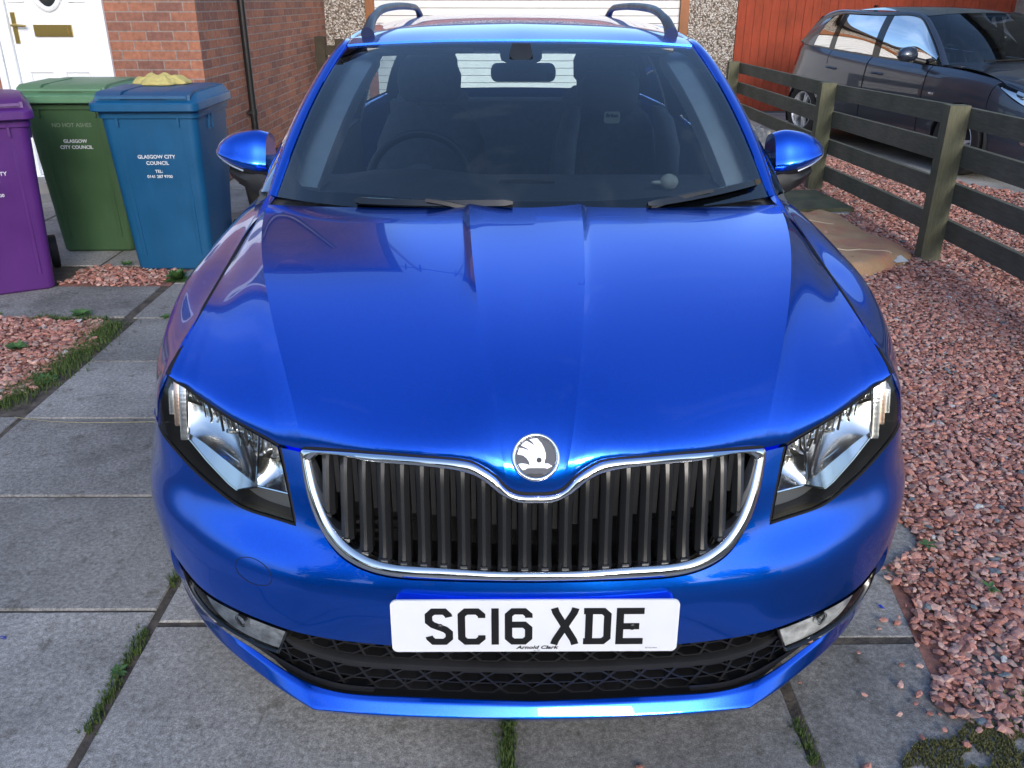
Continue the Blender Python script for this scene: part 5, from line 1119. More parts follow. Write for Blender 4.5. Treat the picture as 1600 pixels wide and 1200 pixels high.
grassobj('moss', [(mp_, .010, 3)], 'moss', 'yellowish moss and short grass at the front corner of the gravel')
grassobj('grass', [(clumpy(np.stack([nr.uniform(.95, 1.7, 900), nr.uniform(.1, .35, 900)], 1), 3, .5), .022, 3)], 'grass_green', 'thin green grass tufts over the moss at the front corner')
def weed(x, y, r, n, lab, m='weed_leaf', up=.5, size=1.):
    V, F = [], []
    for i in range(n):
        a = nr.uniform(0, 6.28); l = r*nr.uniform(.4, 1.); u_ = nr.uniform(.1, up); w_ = l*.22; d = np.array([math.cos(a)*math.cos(u_), math.sin(a)*math.cos(u_), math.sin(u_)]); s_ = np.array([-math.sin(a), math.cos(a), 0])*w_; b0 = np.array([0, 0, .002])+d*l*.1; k = len(V)
        V += [b0, b0+d*l*.45+s_, b0+d*l-np.array([0, 0, l*.12]), b0+d*l*.45-s_, b0+d*l*.5+np.array([0, 0, -l*.05])]; F += [(k, k+1, k+4), (k+1, k+2, k+4), (k+2, k+3, k+4), (k+3, k, k+4)]
    o = mesh('weed', V, F, m, None, False); o.location = (x, y, .016 if x > 1.1 or x < -2.1 else 0); tag(o, lab, 'weed'); return o
weed(-1.99, 3.68, .085, 170, 'bushy green weed with tiny white flowers at the foot of the blue bin', up=1.2)
for (x, y, r, n, l) in ((-2.26, 3.02, .07, 50, 'flat green weed on the upper edge of the left gravel patch'), (-2.35, 2.55, .07, 40, 'grey green weed in the middle of the left gravel patch'), (-2.05, 2.2, .06, 40, 'dark green weed at the path edge of the left gravel patch'), (1.30, .72, .032, 14, 'small green weed in the gravel near the slab corner'), (1.38, .52, .035, 16, 'round leaved weed in the gravel by the slab edge'), (1.22, .93, .03, 14, 'tiny weed at the gravel edge beside the car'), (1.47, .55, .03, 14, 'small weed further right in the gravel'), (1.42, .16, .045, 26, 'leafy weed in the moss at the bottom corner'), (1.62, .12, .04, 22, 'leafy weed at the far right bottom edge'), (-1.01, .42, .03, 22, 'small weed in the long slab joint'), (-2.4, 3.95, .05, 30, 'green weed beside the wheel of the purple bin'), (-1.83, 3.02, .04, 26, 'weed on the joint of the path beside the bins')): weed(x, y, r, n, l)
for q, (P, lab) in enumerate((([(-2.0, 1.84, .004), (-1.85, 1.80, .006), (-1.6, 1.79, .004), (-1.37, 1.80, .004)], 'long dry straw lying across the path joint'),)): tag(tube('straw', spl(np.array(P), 20), .0011, 'straw', n=5), lab, 'straw')
# small blue scraps on the slab
for x, y, l in ((.945, .72, 'small crumpled blue scrap on the slab by the gravel'), (.97, .66, 'second blue scrap, nearer the loose stones'), (-1.36, .55, 'tiny blue scrap on the left slab')):
    V = [(nr.uniform(-.014, .014), nr.uniform(-.01, .01), nr.uniform(.001, .008)) for _ in range(7)]; o = mesh('scrap', V, [(0, 1, 2), (2, 3, 4), (4, 5, 6), (1, 3, 5)], 'scrap_blue' if 'scrap_blue' in MATS else mat('scrap_blue', (.01, .05, .45), .4), None, False); o.location = (x, y, 0); tag(o, l, 'scrap')
# ---------------------------------------------------------------- brick house on the left
HX, HY = -2.60, 6.5
hs = empty('brick_house', (HX, HY, 0), 0, 'red brick house on the left with a white front door and black downpipe', 'house')
def hp(o): o.data.transform(Matrix.Translation((-HX, -HY, 0))); return o
hp(boxes('front_wall', [(HX-.75, HX, HY, HY+.25, 0, 5.0), (-9, -4.30, HY, HY+.25, 0, 5), (-4.30, HX-.75, HY, HY+.25, 2.25, 5)], 'brick', hs))
hp(boxes('side_wall', [(HX-.25, HX-.0005, HY+.25, 12.0, 0, 5.0)], 'brick', hs))
hp(uvmesh('gable', [(HX-.25, HY, 5), (HX, HY, 5), (HX-.25, 12, 5), (HX, 12, 5), (HX-.25, 9.25, 6.9), (HX, 9.25, 6.9)], [(1, 3, 5), (0, 4, 2), (0, 1, 5, 4), (3, 2, 4, 5)], 'brick', hs))
hp(boxes('back_wall', [(-9, HX, 12.0, 12.25, 0, 5)], 'brick', hs))
rf = []
for s0, s1 in (((HY-.35, 4.76), (9.25, 7.0)), ((12.35, 4.9), (9.25, 7.0))):
    k = len(rf); rf += [(-9.2, s0[0], s0[1]), (HX+.12, s0[0], s0[1]), (HX+.12, s1[0], s1[1]), (-9.2, s1[0], s1[1]), (-9.2, s0[0], s0[1]+.1), (HX+.12, s0[0], s0[1]+.1), (HX+.12, s1[0], s1[1]+.1), (-9.2, s1[0], s1[1]+.1)]
hp(uvmesh('roof', rf, [tuple(i+k for i in f) for k in (0, 8) for f in ((0, 1, 2, 3), (7, 6, 5, 4), (0, 4, 5, 1), (1, 5, 6, 2), (2, 6, 7, 3))], 'roof_tile', hs))
hp(boxes('gutter', [(-9, HX+.1, HY-.42, HY-.31, 4.72, 4.84)], 'pipe_black', hs))
hp(box('upper_window', (-6.6, -5.2, HY-.03, HY+.02, 3.2, 4.3), 'upvc', hs)); hp(box('upper_window_glass', (-6.5, -5.3, HY-.035, HY-.031, 3.3, 4.2), 'dark_glass', hs))
ae = empty('roof_aerial', (0, 0, 0)); ae.parent = hs
hp(tube('mast', [(HX-.1, 11.6, 5.0), (HX-.1, 11.6, 8.6)], .035, 'rail', ae, n=8)); hp(tube('boom', [(HX-.9, 11.7, 8.3), (HX+1.2, 11.4, 8.5)], .025, 'rail', ae, n=6))
for k_ in range(8): hp(tube('element', [(HX-.8+.26*k_, 11.3, 8.3+.02*k_), (HX-.8+.26*k_, 11.95, 8.3+.02*k_)], .014, 'rail', ae, n=5))
# front door in a white frame
fr = empty('door_frame', (0, 0, 0)); fr.parent = hs
def hb(nm, b, m, par, bv=.004): return hp(box(nm, b, m, par, bv))
hb('jamb', (-3.47, -3.35, HY-.03, HY+.05, .06, 2.25), 'upvc', fr); hb('jamb', (-4.24, -4.15, HY-.03, HY+.05, .06, 2.25), 'upvc', fr); hb('jamb', (-4.299, -4.245, HY-.05, HY+.05, .06, 2.25), 'upvc', fr); hb('threshold', (-4.29, -3.36, HY-.06, HY+.08, 0, .10), 'upvc', fr)
dr = empty('front_door', (0, 0, 0)); dr.parent = hs
hb('door_leaf', (-4.147, -3.473, HY, HY+.05, .105, 2.2), 'upvc', dr)
def frame_ring(nm, cx, cz, pts, r_, m, par):
    P = [(cx+a, HY-.004, cz+b) for a, b in pts]; P.append(P[0]); return hp(tube(nm, np.array(P), r_, m, par, n=8, cap=False))
for cx in (-3.955, -3.655): frame_ring('door_panel_moulding', cx, .66, lin(np.array([(-.105, -.30), (.105, -.30), (.105, .30), (-.105, .30), (-.105, -.30)]), 60)[:-1], .012, 'upvc', dr)
ov = [(.165*math.cos(a), .40*math.sin(a)) for a in np.linspace(0, 2*pi, 49)[:-1]]
frame_ring('door_glass_ring', -3.80, 1.84, ov, .022, 'upvc', dr); bm = bmesh.new(); prism(bm, [(-3.80+a*.95, 1.84+b*.95) for a, b in ov], HY-.004, HY+.01); hp(frombm('door_glass', bm, 'dark_glass', dr))
for s in (-1, 1): frame_ring('door_corner_moulding', -3.81+s*.245, 1.50, [(-.06*s, 0), (.07*s, 0), (.07*s, .26), (.03*s, .14), (-.06*s, .0)], .009, 'upvc', dr)
lb = hp(box('letterbox', (-3.95, -3.64, HY-.018, HY, 1.235, 1.325), 'brass', dr, .006)); hb('letterbox_flap', (-3.92, -3.67, HY-.024, HY-.017, 1.255, 1.305), 'brass', lb, .003)
hp(tube('door_handle', [(-4.11, HY-.01, 1.32), (-4.11, HY-.05, 1.32), (-4.06, HY-.055, 1.32), (-3.995, HY-.05, 1.315)], .010, 'brass', dr)); hb('handle_plate', (-4.125, -4.09, HY-.01, HY, 1.18, 1.42), 'brass', dr)
hb('plinth', (HX-.76, HX+.012, HY-.012, HY+.2, 0, .15), 'plinth', hs, .002)
hb('door_step', (-4.3, -3.35, HY-.36, HY-.06, 0, .09), 'plinth', hs, .006)
pp = empty('downpipe', (0, 0, 0)); pp.parent = hs
hp(tube('pipe', [(HX+.055, 7.65, .05), (HX+.055, 7.65, 4.7)], .034, 'pipe_black', pp, n=16))
for z in (.5, 2.3): hp(tube('pipe_collar', [(HX+.055, 7.65, z-.03), (HX+.055, 7.65, z+.03)], .040, 'pipe_black', pp, n=16)); hb('pipe_bracket', (HX, HX+.055, 7.60, 7.70, z-.012, z+.012), 'pipe_black', pp)
# ---------------------------------------------------------------- garage
gr = empty('garage', (.3, 12, 0), 0, 'pebbledashed garage with a wide white ribbed door and brown wooden frame behind the car', 'garage')
def gp_(o): o.data.transform(Matrix.Translation((-.3, -12, 0))); return o
gp_(boxes('wall', [(-2.6, -2.02, 12, 12.2, 0, 2.5), (2.55, 3.24, 12, 12.2, 0, 2.5), (-2.02, 2.55, 12, 12.2, 2.25, 2.5)], 'roughcast', gr)); gp_(boxes('flat_roof', [(-2.7, 3.3, 11.85, 17, 2.5, 2.62)], 'roof_tile', gr)); gp_(boxes('side_wall', [(3.04, 3.24, 12.2, 17, 0, 2.5)], 'roughcast', gr))
gp_(box('door_post', (-2.02, -1.90, 11.97, 12.1, 0, 2.25), 'frame_wood', gr)); gp_(box('door_post', (2.43, 2.55, 11.97, 12.1, 0, 2.25), 'frame_wood', gr)); gp_(box('door_lintel', (-1.90, 2.43, 11.97, 12.1, 2.12, 2.25), 'frame_wood', gr))
bm = bmesh.new()
for k in range(21): bbox(bm, -1.895, 2.425, 12.03, 12.06, .02+k*.10, .02+k*.10+.092)
gp_(frombm('garage_door', bm, 'door_white', gr, 30, .006)); gp_(box('door_backing', (-1.895, 2.425, 12.065, 12.09, .0, 2.12), 'render_dark', gr))
# --- dark timber gate beside the house wall
gt = empty('timber_gate', (-2.38, 10.9, 0), 0, 'weathered dark timber gate stub at the end of the brick wall', 'gate')
box('gate_post', (-.16, -.03, -.06, .07, 0, 1.08), 'dark_wood', gt, .01); box('gate_post', (.10, .20, -.05, .05, 0, 1.05), 'dark_wood', gt, .01)
for z in (.25, .85): box('gate_rail', (-.03, .10, -.03, .03, z, z+.12), 'dark_wood', gt, .006)
# --- neighbour's beige block house on the right
nh = empty('block_house', (7.2, 8, 0), 0, 'beige block walled house beyond the grey hatchback on the right', 'house')
boxes('wall', [(0, 6, -3.6, 9, 0, 5.0)], 'block', nh); rf = [(-.3, -3.9, 4.9), (6.3, -3.9, 4.9), (6.3, 9.3, 4.9), (-.3, 9.3, 4.9), (3, -3.9, 7.2), (3, 9.3, 7.2)]
uvmesh('roof', rf, [(0, 3, 5, 4), (2, 1, 4, 5), (1, 0, 4), (3, 2, 5), (0, 1, 2, 3)], 'roof_tile', nh)
for y in (-2., 2.5): w_ = box('window_frame', (-.04, .02, y, y+1.3, 3.2, 4.3), 'upvc', nh); box('window_pane', (-.045, -.041, y+.08, y+1.22, 3.28, 4.22), 'dark_glass', w_)
# --- red board fence
rfn = empty('board_fence', (3.26, 12.05, 0), 0, 'tall red stained vertical board fence between the garage and the grey hatchback', 'fence')
bm = bmesh.new(); x = 0.
while x < 3.9: w_ = .118; bbox(bm, x, x+w_-.004, -.012+nr.uniform(-.002, .002), .012, 0.02, 1.90+nr.uniform(-.006, .006)); x += w_
frombm('boards', bm, 'red_wood', rfn, 30, .003)
for x in (0.02, 1.9, 3.8): box('fence_post', (x, x+.09, .02, .11, 0, 1.9), 'red_wood', rfn)
for z in (.4, 1.5): box('fence_rail', (0, 3.9, .013, .045, z, z+.08), 'red_wood', rfn, .003)
# --- low post and rail fence
pf = empty('rail_fence', (2.66, 4.1, 0), 0, 'low weathered post and rail timber fence with four rails beside the gravel', 'fence')
POST = [(2.66, 9.60, .86), (2.655, 6.35, .89), (2.645, 4.10, .95), (2.64, 1.85, .97)]
for x, y, h in POST:
    bm = bmesh.new(); bbox(bm, x-2.66-.062, x-2.66+.062, y-4.1-.045, y-4.1+.045, -.05, h); o = frombm('fence_post', bm, 'post_wood', pf, 30, .006)
for a, b in zip(POST[:-1], POST[1:]):
    for t0, hh in ((.005, .115), (.22, .125), (.45, .12), (.675, .12)):
        za, zb = a[2]-t0-.01, b[2]-t0-.01; x0 = .045; V = []
        for (px, py, z) in ((a[0], a[1], za), (b[0], b[1], zb)):
            for dx in (x0+.02, x0+.055):
                for dz in (0, -hh): V.append((px-2.66+dx, py-4.1, z+dz))
        bm = bmesh.new(); vs = [bm.verts.new(v) for v in V]
        for f in ((0, 1, 3, 2), (4, 6, 7, 5), (0, 4, 5, 1), (2, 3, 7, 6), (0, 2, 6, 4), (1, 5, 7, 3)): bm.faces.new([vs[i] for i in f])
        frombm('fence_rail', bm, 'fence_wood', pf, 30, .004)
# ---------------------------------------------------------------- wheelie bins
def rsec(hx, hy, r, z, cx=0., cy=0., n=5):
    out = []
    for sx, sy, a0 in ((1, 1, 0), (-1, 1, 90), (-1, -1, 180), (1, -1, 270)):
        for i in range(n+1): a = R(a0+90*i/n); out.append((cx+sx*(hx-r)+r*math.cos(a), cy+sy*(hy-r)+r*math.sin(a), z))
    return out
def wbin(loc, rz, m, lidm, lab, lines, group='wheelie bins', open_=0.):
    rt = empty('wheelie_bin', loc, rz, lab, 'bin', group)
    G = []
    for z, hx, y0, y1, r in ((0.0, .215, -.235, .20, .03), (.015, .228, -.25, .215, .04), (.12, .234, -.258, .24, .04), (.5, .252, -.285, .285, .045), (.80, .266, -.306, .315, .05), (.90, .270, -.312, .325, .05), (.905, .282, -.325, .335, .05), (.955, .284, -.328, .338, .05), (.96, .27, -.315, .33, .045), (.90, .262, -.300, .318, .04)):
        G.append(rsec(hx, (y1-y0)/2, r, z, 0, (y0+y1)/2))
    V, F = grid(np.array(G), closed_v=True); V = list(V); F.append(tuple(range(24))[::-1]); o = mesh('bin_body', V, F, m, rt, True); bmf(o); shade(o.data, 28)
    # shallow front panel ridge and ribs under the rim
    bm = bmesh.new()
    for s in (-1, 1):
        for x in (.165,):
            vs = [(s*x-.008, -.262-.0, .10), (s*x+.008, -.262, .10), (s*(x+.012)+.008, -.3085, .84), (s*(x+.012)-.008, -.3085, .84)]; a = [bm.verts.new(v) for v in vs]; b = [bm.verts.new((v[0]+(.006 if i in (1, 2) else -.006), v[1]+.008, v[2])) for i, v in enumerate(vs)]
            bm.faces.new(a); [bm.faces.new((a[i], a[(i+1) % 4], b[(i+1) % 4], b[i])) for i in range(4)]
        for y in (-.10, -.04):
            bbox(bm, s*.266-(.012 if s > 0 else -.0), s*.266+(.0 if s > 0 else .012), y, y+.016, .80, .90) if False else bbox(bm, min(s*.262, s*.279), max(s*.262, s*.279), y, y+.014, .82, .905)
        bbox(bm, s*.17-.006, s*.17+.006, -.326, -.305, .86, .905)
    frombm('ribs', bm, m, rt, 30, .002)
    # lid: overhanging rim, raised top, front hand grips
    G = []
    for z, hx, y0, y1, r in ((.945, .300, -.372, .36, .05), (.950, .304, -.378, .362, .055), (.985, .303, -.378, .362, .055), (.992, .300, -.372, .36, .055), (.996, .292, -.355, .352, .05), (1.015, .284, -.325, .345, .05), (1.035, .272, -.27, .335, .05), (1.045, .24, -.20, .30, .05), (1.047, .10, -.10, .20, .05)):
        G.append(rsec(hx, (y1-y0)/2, r, z, 0, (y0+y1)/2))
    V, F = grid(np.array(G), closed_v=True); V = list(V); F.append(tuple(range(len(V)-24, len(V)))); F.append(tuple(range(24))[::-1]); ld = mesh('lid', V, F, lidm, rt, True); bmf(ld); shade(ld.data, 28)
    # the two raised shoulders with a recess between them
    bm = bmesh.new()
    for s in (-1, 1):
        P = [(-.345, .990), (-.335, 1.030), (-.29, 1.048), (.10, 1.052), (.20, 1.040), (.20, .99)]; x0, x1 = sorted((s*.125, s*.262)); prism(bm, P, x0, x1, axis='x')
    P = [(-.30, .99), (-.295, 1.028), (-.27, 1.040), (.10, 1.048), (.10, .99)]; prism(bm, P, -.124, .124, axis='x')
    frombm('lid_moulding', bm, lidm, ld, 30, .010, 3)
    bm = bmesh.new(); prism(bm, [(-.352, 1.012), (-.350, 1.026), (-.330, 1.032), (-.330, 1.018)], -.245, .245, axis='x'); frombm('lid_handle', bm, lidm, ld, 30, .004)
    tube('hinge_bar', [(-.24, .375, .955), (.24, .375, .955)], .014, m, rt); tube('axle', [(-.26, .24, .10), (.26, .24, .10)], .011, 'pipe_black', rt)
    for s in (-1, 1):
        M = Matrix.Translation((s*.265, .24, .10)) @ Matrix.Rotation(R(-90)*s, 4, 'Z'); bm = bmesh.new(); lathe(bm, [(0, -.022), (.075, -.022), (.09, -.024), (.10, -.018), (.10, .018), (.09, .024), (0, .022)], 32, M); w_ = frombm('wheel', bm, 'tyre', rt, 35)
        bm = bmesh.new(); lathe(bm, [(0, -.028), (.03, -.028), (.034, -.022)], 20, M); frombm('wheel_hub', bm, 'dark_trim', w_, 35)
    for s_, size, z, mt, kw in lines:
        slope = math.atan((.312-.25)/.88); yz = -.2565-(z-.06)*.0675-.0012; text('lettering', s_, size, Matrix.Translation((.01, yz, z)) @ Matrix.Rotation(R(90)+slope*1.0, 4, 'X'), mt, rt, **kw)
    return rt
cc = lambda z0, k=1.: [('GLASGOW CITY', .029*k, z0, 'print_white', dict(bold=.0006)), ('COUNCIL', .029*k, z0-.036*k, 'print_white', dict(bold=.0006)), ('TEL:', .024*k, z0-.082*k, 'print_white', dict(bold=.0005)), ('0141 287 9700', .024*k, z0-.112*k, 'print_white', dict(bold=.0005))]
wbin((-2.075, 4.13, 0), R(1), 'bin_blue', 'bin_blue', 'blue wheelie bin with a folded yellow cloth on its lid', cc(.68))
wbin((-2.73, 4.56, 0), R(1), 'bin_green', 'bin_green_lid', 'dark green wheelie bin with a paler lid, between the purple and the blue bin', [('NO HOT ASHES', .034, .80, 'print_faint', dict(bold=.0004)), ('GLASGOW', .029, .705, 'print_white', dict(bold=.0008)), ('CITY COUNCIL', .029, .668, 'print_white', dict(bold=.0008))])
wbin((-2.95, 3.62, 0), R(29), 'bin_purple', 'bin_purple', 'purple wheelie bin at the left edge, nearest to the viewer', cc(.66))
# cloth heap on the blue bin
def heap(name, loc, rx, ry, h, m, lab, cat, rz=0., folds=5, n=46, seed=1):
    rg_ = np.random.default_rng(seed); ph = rg_.uniform(0, 6.28, 12); G = []
    for i in range(n):
        row = []
        for j in range(n):
            a, b = i/(n-1)*2-1, j/(n-1)*2-1; q = max(abs(a), abs(b)); d = math.hypot(a, b)+1e-6; k = q/d; x, y = a*k, b*k; rr = math.hypot(x, y); th = math.atan2(y, x)
            edge = 1+.14*math.sin(3*th+ph[0])+.07*math.sin(7*th+ph[1]); f = math.sin(folds*x*2.2+y*3+ph[2])+.6*math.sin(folds*y*3-x*2+ph[3])+.4*math.sin(11*x+7*y+ph[4])
            z = h*(1-rr**2.2)**.6*(1+.16*f) if rr < 1 else 0; z = max(z, .0)+.004; row.append((rx*x*edge, ry*y*edge, z))
        G.append(row)
    V, F = grid(np.array(G)); o = mesh(name, V, F, m, None, True); bmf(o); md = o.modifiers.new('t', 'SOLIDIFY'); md.thickness = .004; o.location = loc; o.rotation_euler = (0, 0, rz); return tag(o, lab, cat)
worn('cloth_yellow', (.50, .42, .15), .9, .15, 8, .5, 200); worn('card', (.60, .33, .17), .85, .3, 5, .4, 60); mat('bag_white', (.62, .63, .62), .5); worn('paper', (.42, .40, .36), .8, .5, 22, .2, 60); worn('moss_slab', (.075, .080, .045), .95, .5, 7, .7, 60)
heap('folded_cloth', (-2.13, 4.27, 1.048), .165, .11, .052, 'cloth_yellow', 'crumpled yellow cloth lying on the lid of the blue bin', 'cloth', folds=6, seed=4)
# hose loop and black crates behind
tag(tube('hose', spl(np.array([(-3.16, 4.95, .05), (-3.08, 4.72, .06), (-3.02, 4.62, .12), (-3.0, 4.66, .18), (-3.12, 4.9, .14)]), 30), .009, 'hose_orange' if 'hose_orange' in MATS else mat('hose_orange', (.55, .25, .03), .45), n=10), 'orange garden hose loop on the ground behind the purple bin', 'hose')
cr = empty('storage_crate', (-1.72, 5.35, 0), R(4), 'black plastic crate standing on the ground behind the blue bin', 'crate')
bm = bmesh.new(); G = [rsec(.24, .17, .03, 0), rsec(.27, .20, .035, .28), rsec(.30, .23, .04, .285), rsec(.30, .23, .04, .32), rsec(.275, .205, .035, .32), rsec(.24, .17, .03, .03)]; V, F = grid(np.array(G), closed_v=True); V = list(V); F.append(tuple(range(24))[::-1]); F.append(tuple(range(len(V)-24, len(V)))); o = mesh('crate_body', V, F, 'black_plastic', cr, True); bmf(o); shade(o.data, 30); bm.free()
box('crate_lid', (-.30, .30, -.23, .23, .322, .345), 'black_plastic', cr, .008); tube('crate_handle', [(-.12, -.235, .30), (-.10, -.25, .29), (.10, -.25, .29), (.12, -.235, .30)], .006, 'rail', cr)
# leaves drifted against the wall
V, F = [], []
for i in range(420):
    x = HX+abs(nr.normal(0, .12)); y = nr.uniform(7.9, 10.4); s_ = nr.uniform(.015, .03); a = nr.uniform(0, 6.28); k = len(V); V += [(x+s_*math.cos(a+q*pi/2), y+s_*math.sin(a+q*pi/2), .01+nr.uniform(0, .03)) for q in range(4)]; F.append((k, k+1, k+2, k+3))
tag(mesh('fallen_leaves', V, F, 'leaf_brown' if 'leaf_brown' in MATS else worn('leaf_brown', (.16, .055, .02), .8, .5, 30, 0), None, False), 'brown fallen leaves drifted along the foot of the brick wall', 'leaves', kind='stuff')
# --- things on the right
sk = []
def cardmat():
    m = mat('carpet', (.42, .25, .14), .9); v = coords(m); a = noise(m, v, 3.5, 5); b = noise(m, v, 260, 2); c = noise(m, v, 14, 4)
    x = ramp(m, a, [(.30, (.46, .30, .18)), (.5, (.40, .25, .135)), (.60, (.42, .20, .12)), (.70, (.30, .20, .14))]); x = mul(m, x, ramp(m, c, [(.68, (1, 1, 1)), (.74, (.55, .42, .35))])); x = mul(m, x, ramp(m, b, [(.35, (.82, .82, .82)), (.65, (1.15, 1.15, 1.15))])); lk(m, x, bs(m).inputs['Base Color']); bump(m, b, .4, .002)
cardmat()
cpoly = np.array([(1.62, 4.05), (1.85, 3.80), (2.06, 3.70), (2.30, 3.86), (2.55, 4.10), (2.60, 4.30), (2.53, 4.62), (2.50, 5.05), (2.42, 5.42), (2.2, 5.50), (1.7, 5.4)]); clo = segs([[tuple(p) for p in cpoly]+[tuple(cpoly[0])]], .03)
cb_ = np.array(clo)
def cfn(u, v):
    P = np.stack([u, v], 1); d = np.sqrt((((P[:, None]-cb_[None])**2).sum(2)).min(1)); near = np.exp(-((v-3.75)**2+(u-2.1)**2)/.25); h = .030+.055*near
    z = h*(1-np.exp(-d/.022))+.012*np.sin(u*9+v*4)*np.sin(v*6+1)*(1-np.exp(-d/.1))+.005*np.sin(u*31+v*17)*(1-np.exp(-d/.08))+.014*np.exp(-((u-2.42-.15*np.sin(v*3))**2)/.004)+.004; return np.stack([u, v, z], 1)
g_ = panel_geo([clo], cfn, lambda u, v: bnorm(u/1., v, lambda a, b: cfn(a, b)), 0, .03, 0)
V_ = list(g_[0]); k0_ = len(V_); nb_ = len(clo); F_ = [f for f in g_[1]]
for q in range(nb_): V_ += [g_[0][q], (g_[0][q][0], g_[0][q][1], -.01)]
for q in range(nb_): r_ = (q+1) % nb_; F_.append((k0_+2*q, k0_+2*q+1, k0_+2*r_+1, k0_+2*r_))
o = mesh('carpet_piece', np.array(V_)-np.array([2.2, 4.5, 0]), F_, 'carpet', None, True, angle=50); bmf(o); o.location = (2.2, 4.5, 0); tag(o, 'folded piece of brown carpet backing lying on the gravel beside the car', 'carpet')
for P_ in ([(1.9, 5.1), (2.08, 5.02), (2.2, 5.05), (2.34, 4.93)], [(2.0, 4.15), (2.22, 4.13), (2.36, 3.98)]):
    pp_ = lin(np.array(P_), 24); zz_ = cfn(pp_[:, 0], pp_[:, 1])+np.array([0, 0, .002]); c_ = tube('carpet_seam', zz_-np.array([2.2, 4.5, 0]), .0035, 'seam_pale' if 'seam_pale' in MATS else mat('seam_pale', (.6, .5, .36), .8), o, n=5)
o = heap('plastic_bag', (2.36, 6.75, 0), .17, .26, .12, 'bag_white', 'white plastic bag on the ground behind the door mirror on the right', 'bag', seed=5)
o = heap('newspaper_bundle', (2.62, 8.2, 0), .26, .40, .26, 'paper', 'crumpled printed paper sack leaning by the end of the fence', 'paper sack', rz=R(20), seed=11)
st = box('stepping_stone', (-.24, .24, -.36, .36, 0, .05), 'moss_slab', None, .01); st.location = (2.38, 5.72, .0); st.rotation_euler = (0, 0, R(6)); tag(st, 'mossy green stone slab beyond the brown carpet piece', 'stone slab')
tag(tube('timber_pole', [(2.35, 9.6, .30), (2.85, 7.7, .10)], .028, 'post_wood', n=10), 'thin timber pole lying against the far end of the rail fence', 'pole')
sc = mesh('paper_scrap', [(0, 0, .01), (.09, .02, .012), (.07, .10, .03), (-.01, .07, .02)], [(0, 1, 2, 3)], 'bag_white', None, False); sc.location = (2.36, 3.90, .03); tag(sc, 'white paper scrap at the corner of the brown carpet', 'paper')
# ---------------------------------------------------------------- behind the viewer: street trees and houses that the paint reflects
leafmat('tree_leaf', (.022, .045, .012), (.06, .095, .025)); worn('bark', (.06, .045, .035), .9, .3, 8, .6, 40)
def tree(x, y, h, r, seed, lab, nleaf=5200):
    g_ = np.random.default_rng(seed); rt = empty('tree', (x, y, 0), 0, lab, 'tree', 'trees across the street')
    tube('trunk', [(0, 0, 0), (.1, .05, h*.3), (0, .1, h*.6), (.05, 0, h*.85)], [.22, .17, .11, .04], 'bark', rt)
    c = g_.normal(size=(34, 3)); c /= np.linalg.norm(c, axis=1)[:, None]; c *= g_.uniform(.35, 1, (34, 1))**.6*np.array([r, r, h*.36]); c[:, 2] += h*.62; cr_ = g_.uniform(.35, .8, 34)*r*.5
    for i in range(6): tube('limb', [(0, .05, h*.42), tuple(c[i]*.5+np.array([0, 0, h*.22])), tuple(c[i])], [.09, .06, .02], 'bark', rt, n=6)
    k = g_.integers(0, 34, nleaf); d = g_.normal(size=(nleaf, 3)); d /= np.linalg.norm(d, axis=1)[:, None]; P = c[k]+d*(cr_[k]*g_.uniform(.5, 1.05, nleaf))[:, None]
    a = g_.normal(size=(nleaf, 3)); a /= np.linalg.norm(a, axis=1)[:, None]; b = np.cross(a, g_.normal(size=(nleaf, 3))); b /= np.linalg.norm(b, axis=1)[:, None]; s_ = g_.uniform(.08, .2, (nleaf, 1)); V = np.stack([P-a*s_, P+b*s_*.6, P+a*s_, P-b*s_*.6], 1).reshape(-1, 3); F = np.arange(nleaf*4).reshape(-1, 4)
    mesh('crown', V, F.tolist(), 'tree_leaf', rt, False); return rt
for i, (x, y, h, r) in enumerate(((-9, -15, 5.6, 2.3), (-4.2, -17, 6.6, 2.6), (1.2, -16, 4.8, 2.2), (5.8, -15, 5.4, 2.3), (11, -17, 6.5, 2.8), (17, -14, 5.5, 2.5), (-15, -14, 6.5, 3.0))): tree(x, y, h, r, 20+i, ['round crowned', 'tall', 'low', 'broad', 'leafy', 'small', 'dark'][i]+' green tree across the street behind the viewer')
for x, w_, lab in ((-14, 9, 'far left'), (-1, 10, 'middle'), (13, 9, 'far right')):
    h = empty('terraced_house', (x, -27, 0), 0, 'two storey rendered house across the street behind the viewer, '+lab, 'house', 'houses across the street'); boxes('wall', [(-w_/2, w_/2, -7, 0, 0, 4.6)], 'block', h)
    uvmesh('roof', [(-w_/2-.3, .3, 4.5), (w_/2+.3, .3, 4.5), (w_/2+.3, -7.3, 4.5), (-w_/2-.3, -7.3, 4.5), (-w_/2, -3.5, 6.8), (w_/2, -3.5, 6.8)], [(0, 1, 5, 4), (2, 3, 4, 5), (1, 2, 5), (3, 0, 4), (3, 2, 1, 0)], 'roof_tile', h)
    for q in (-.28, .05, .3):
        for z in (.9, 3.0): f_ = box('window_frame', (q*w_, q*w_+1.2, -.01, .04, z, z+1.1), 'upvc', h); box('window_pane', (q*w_+.08, q*w_+1.12, .041, .045, z+.08, z+1.02), 'dark_glass', f_)
hd = empty('hedge', (0, -12.6, 0), 0, 'clipped green hedge along the far side of the street behind the viewer', 'hedge')
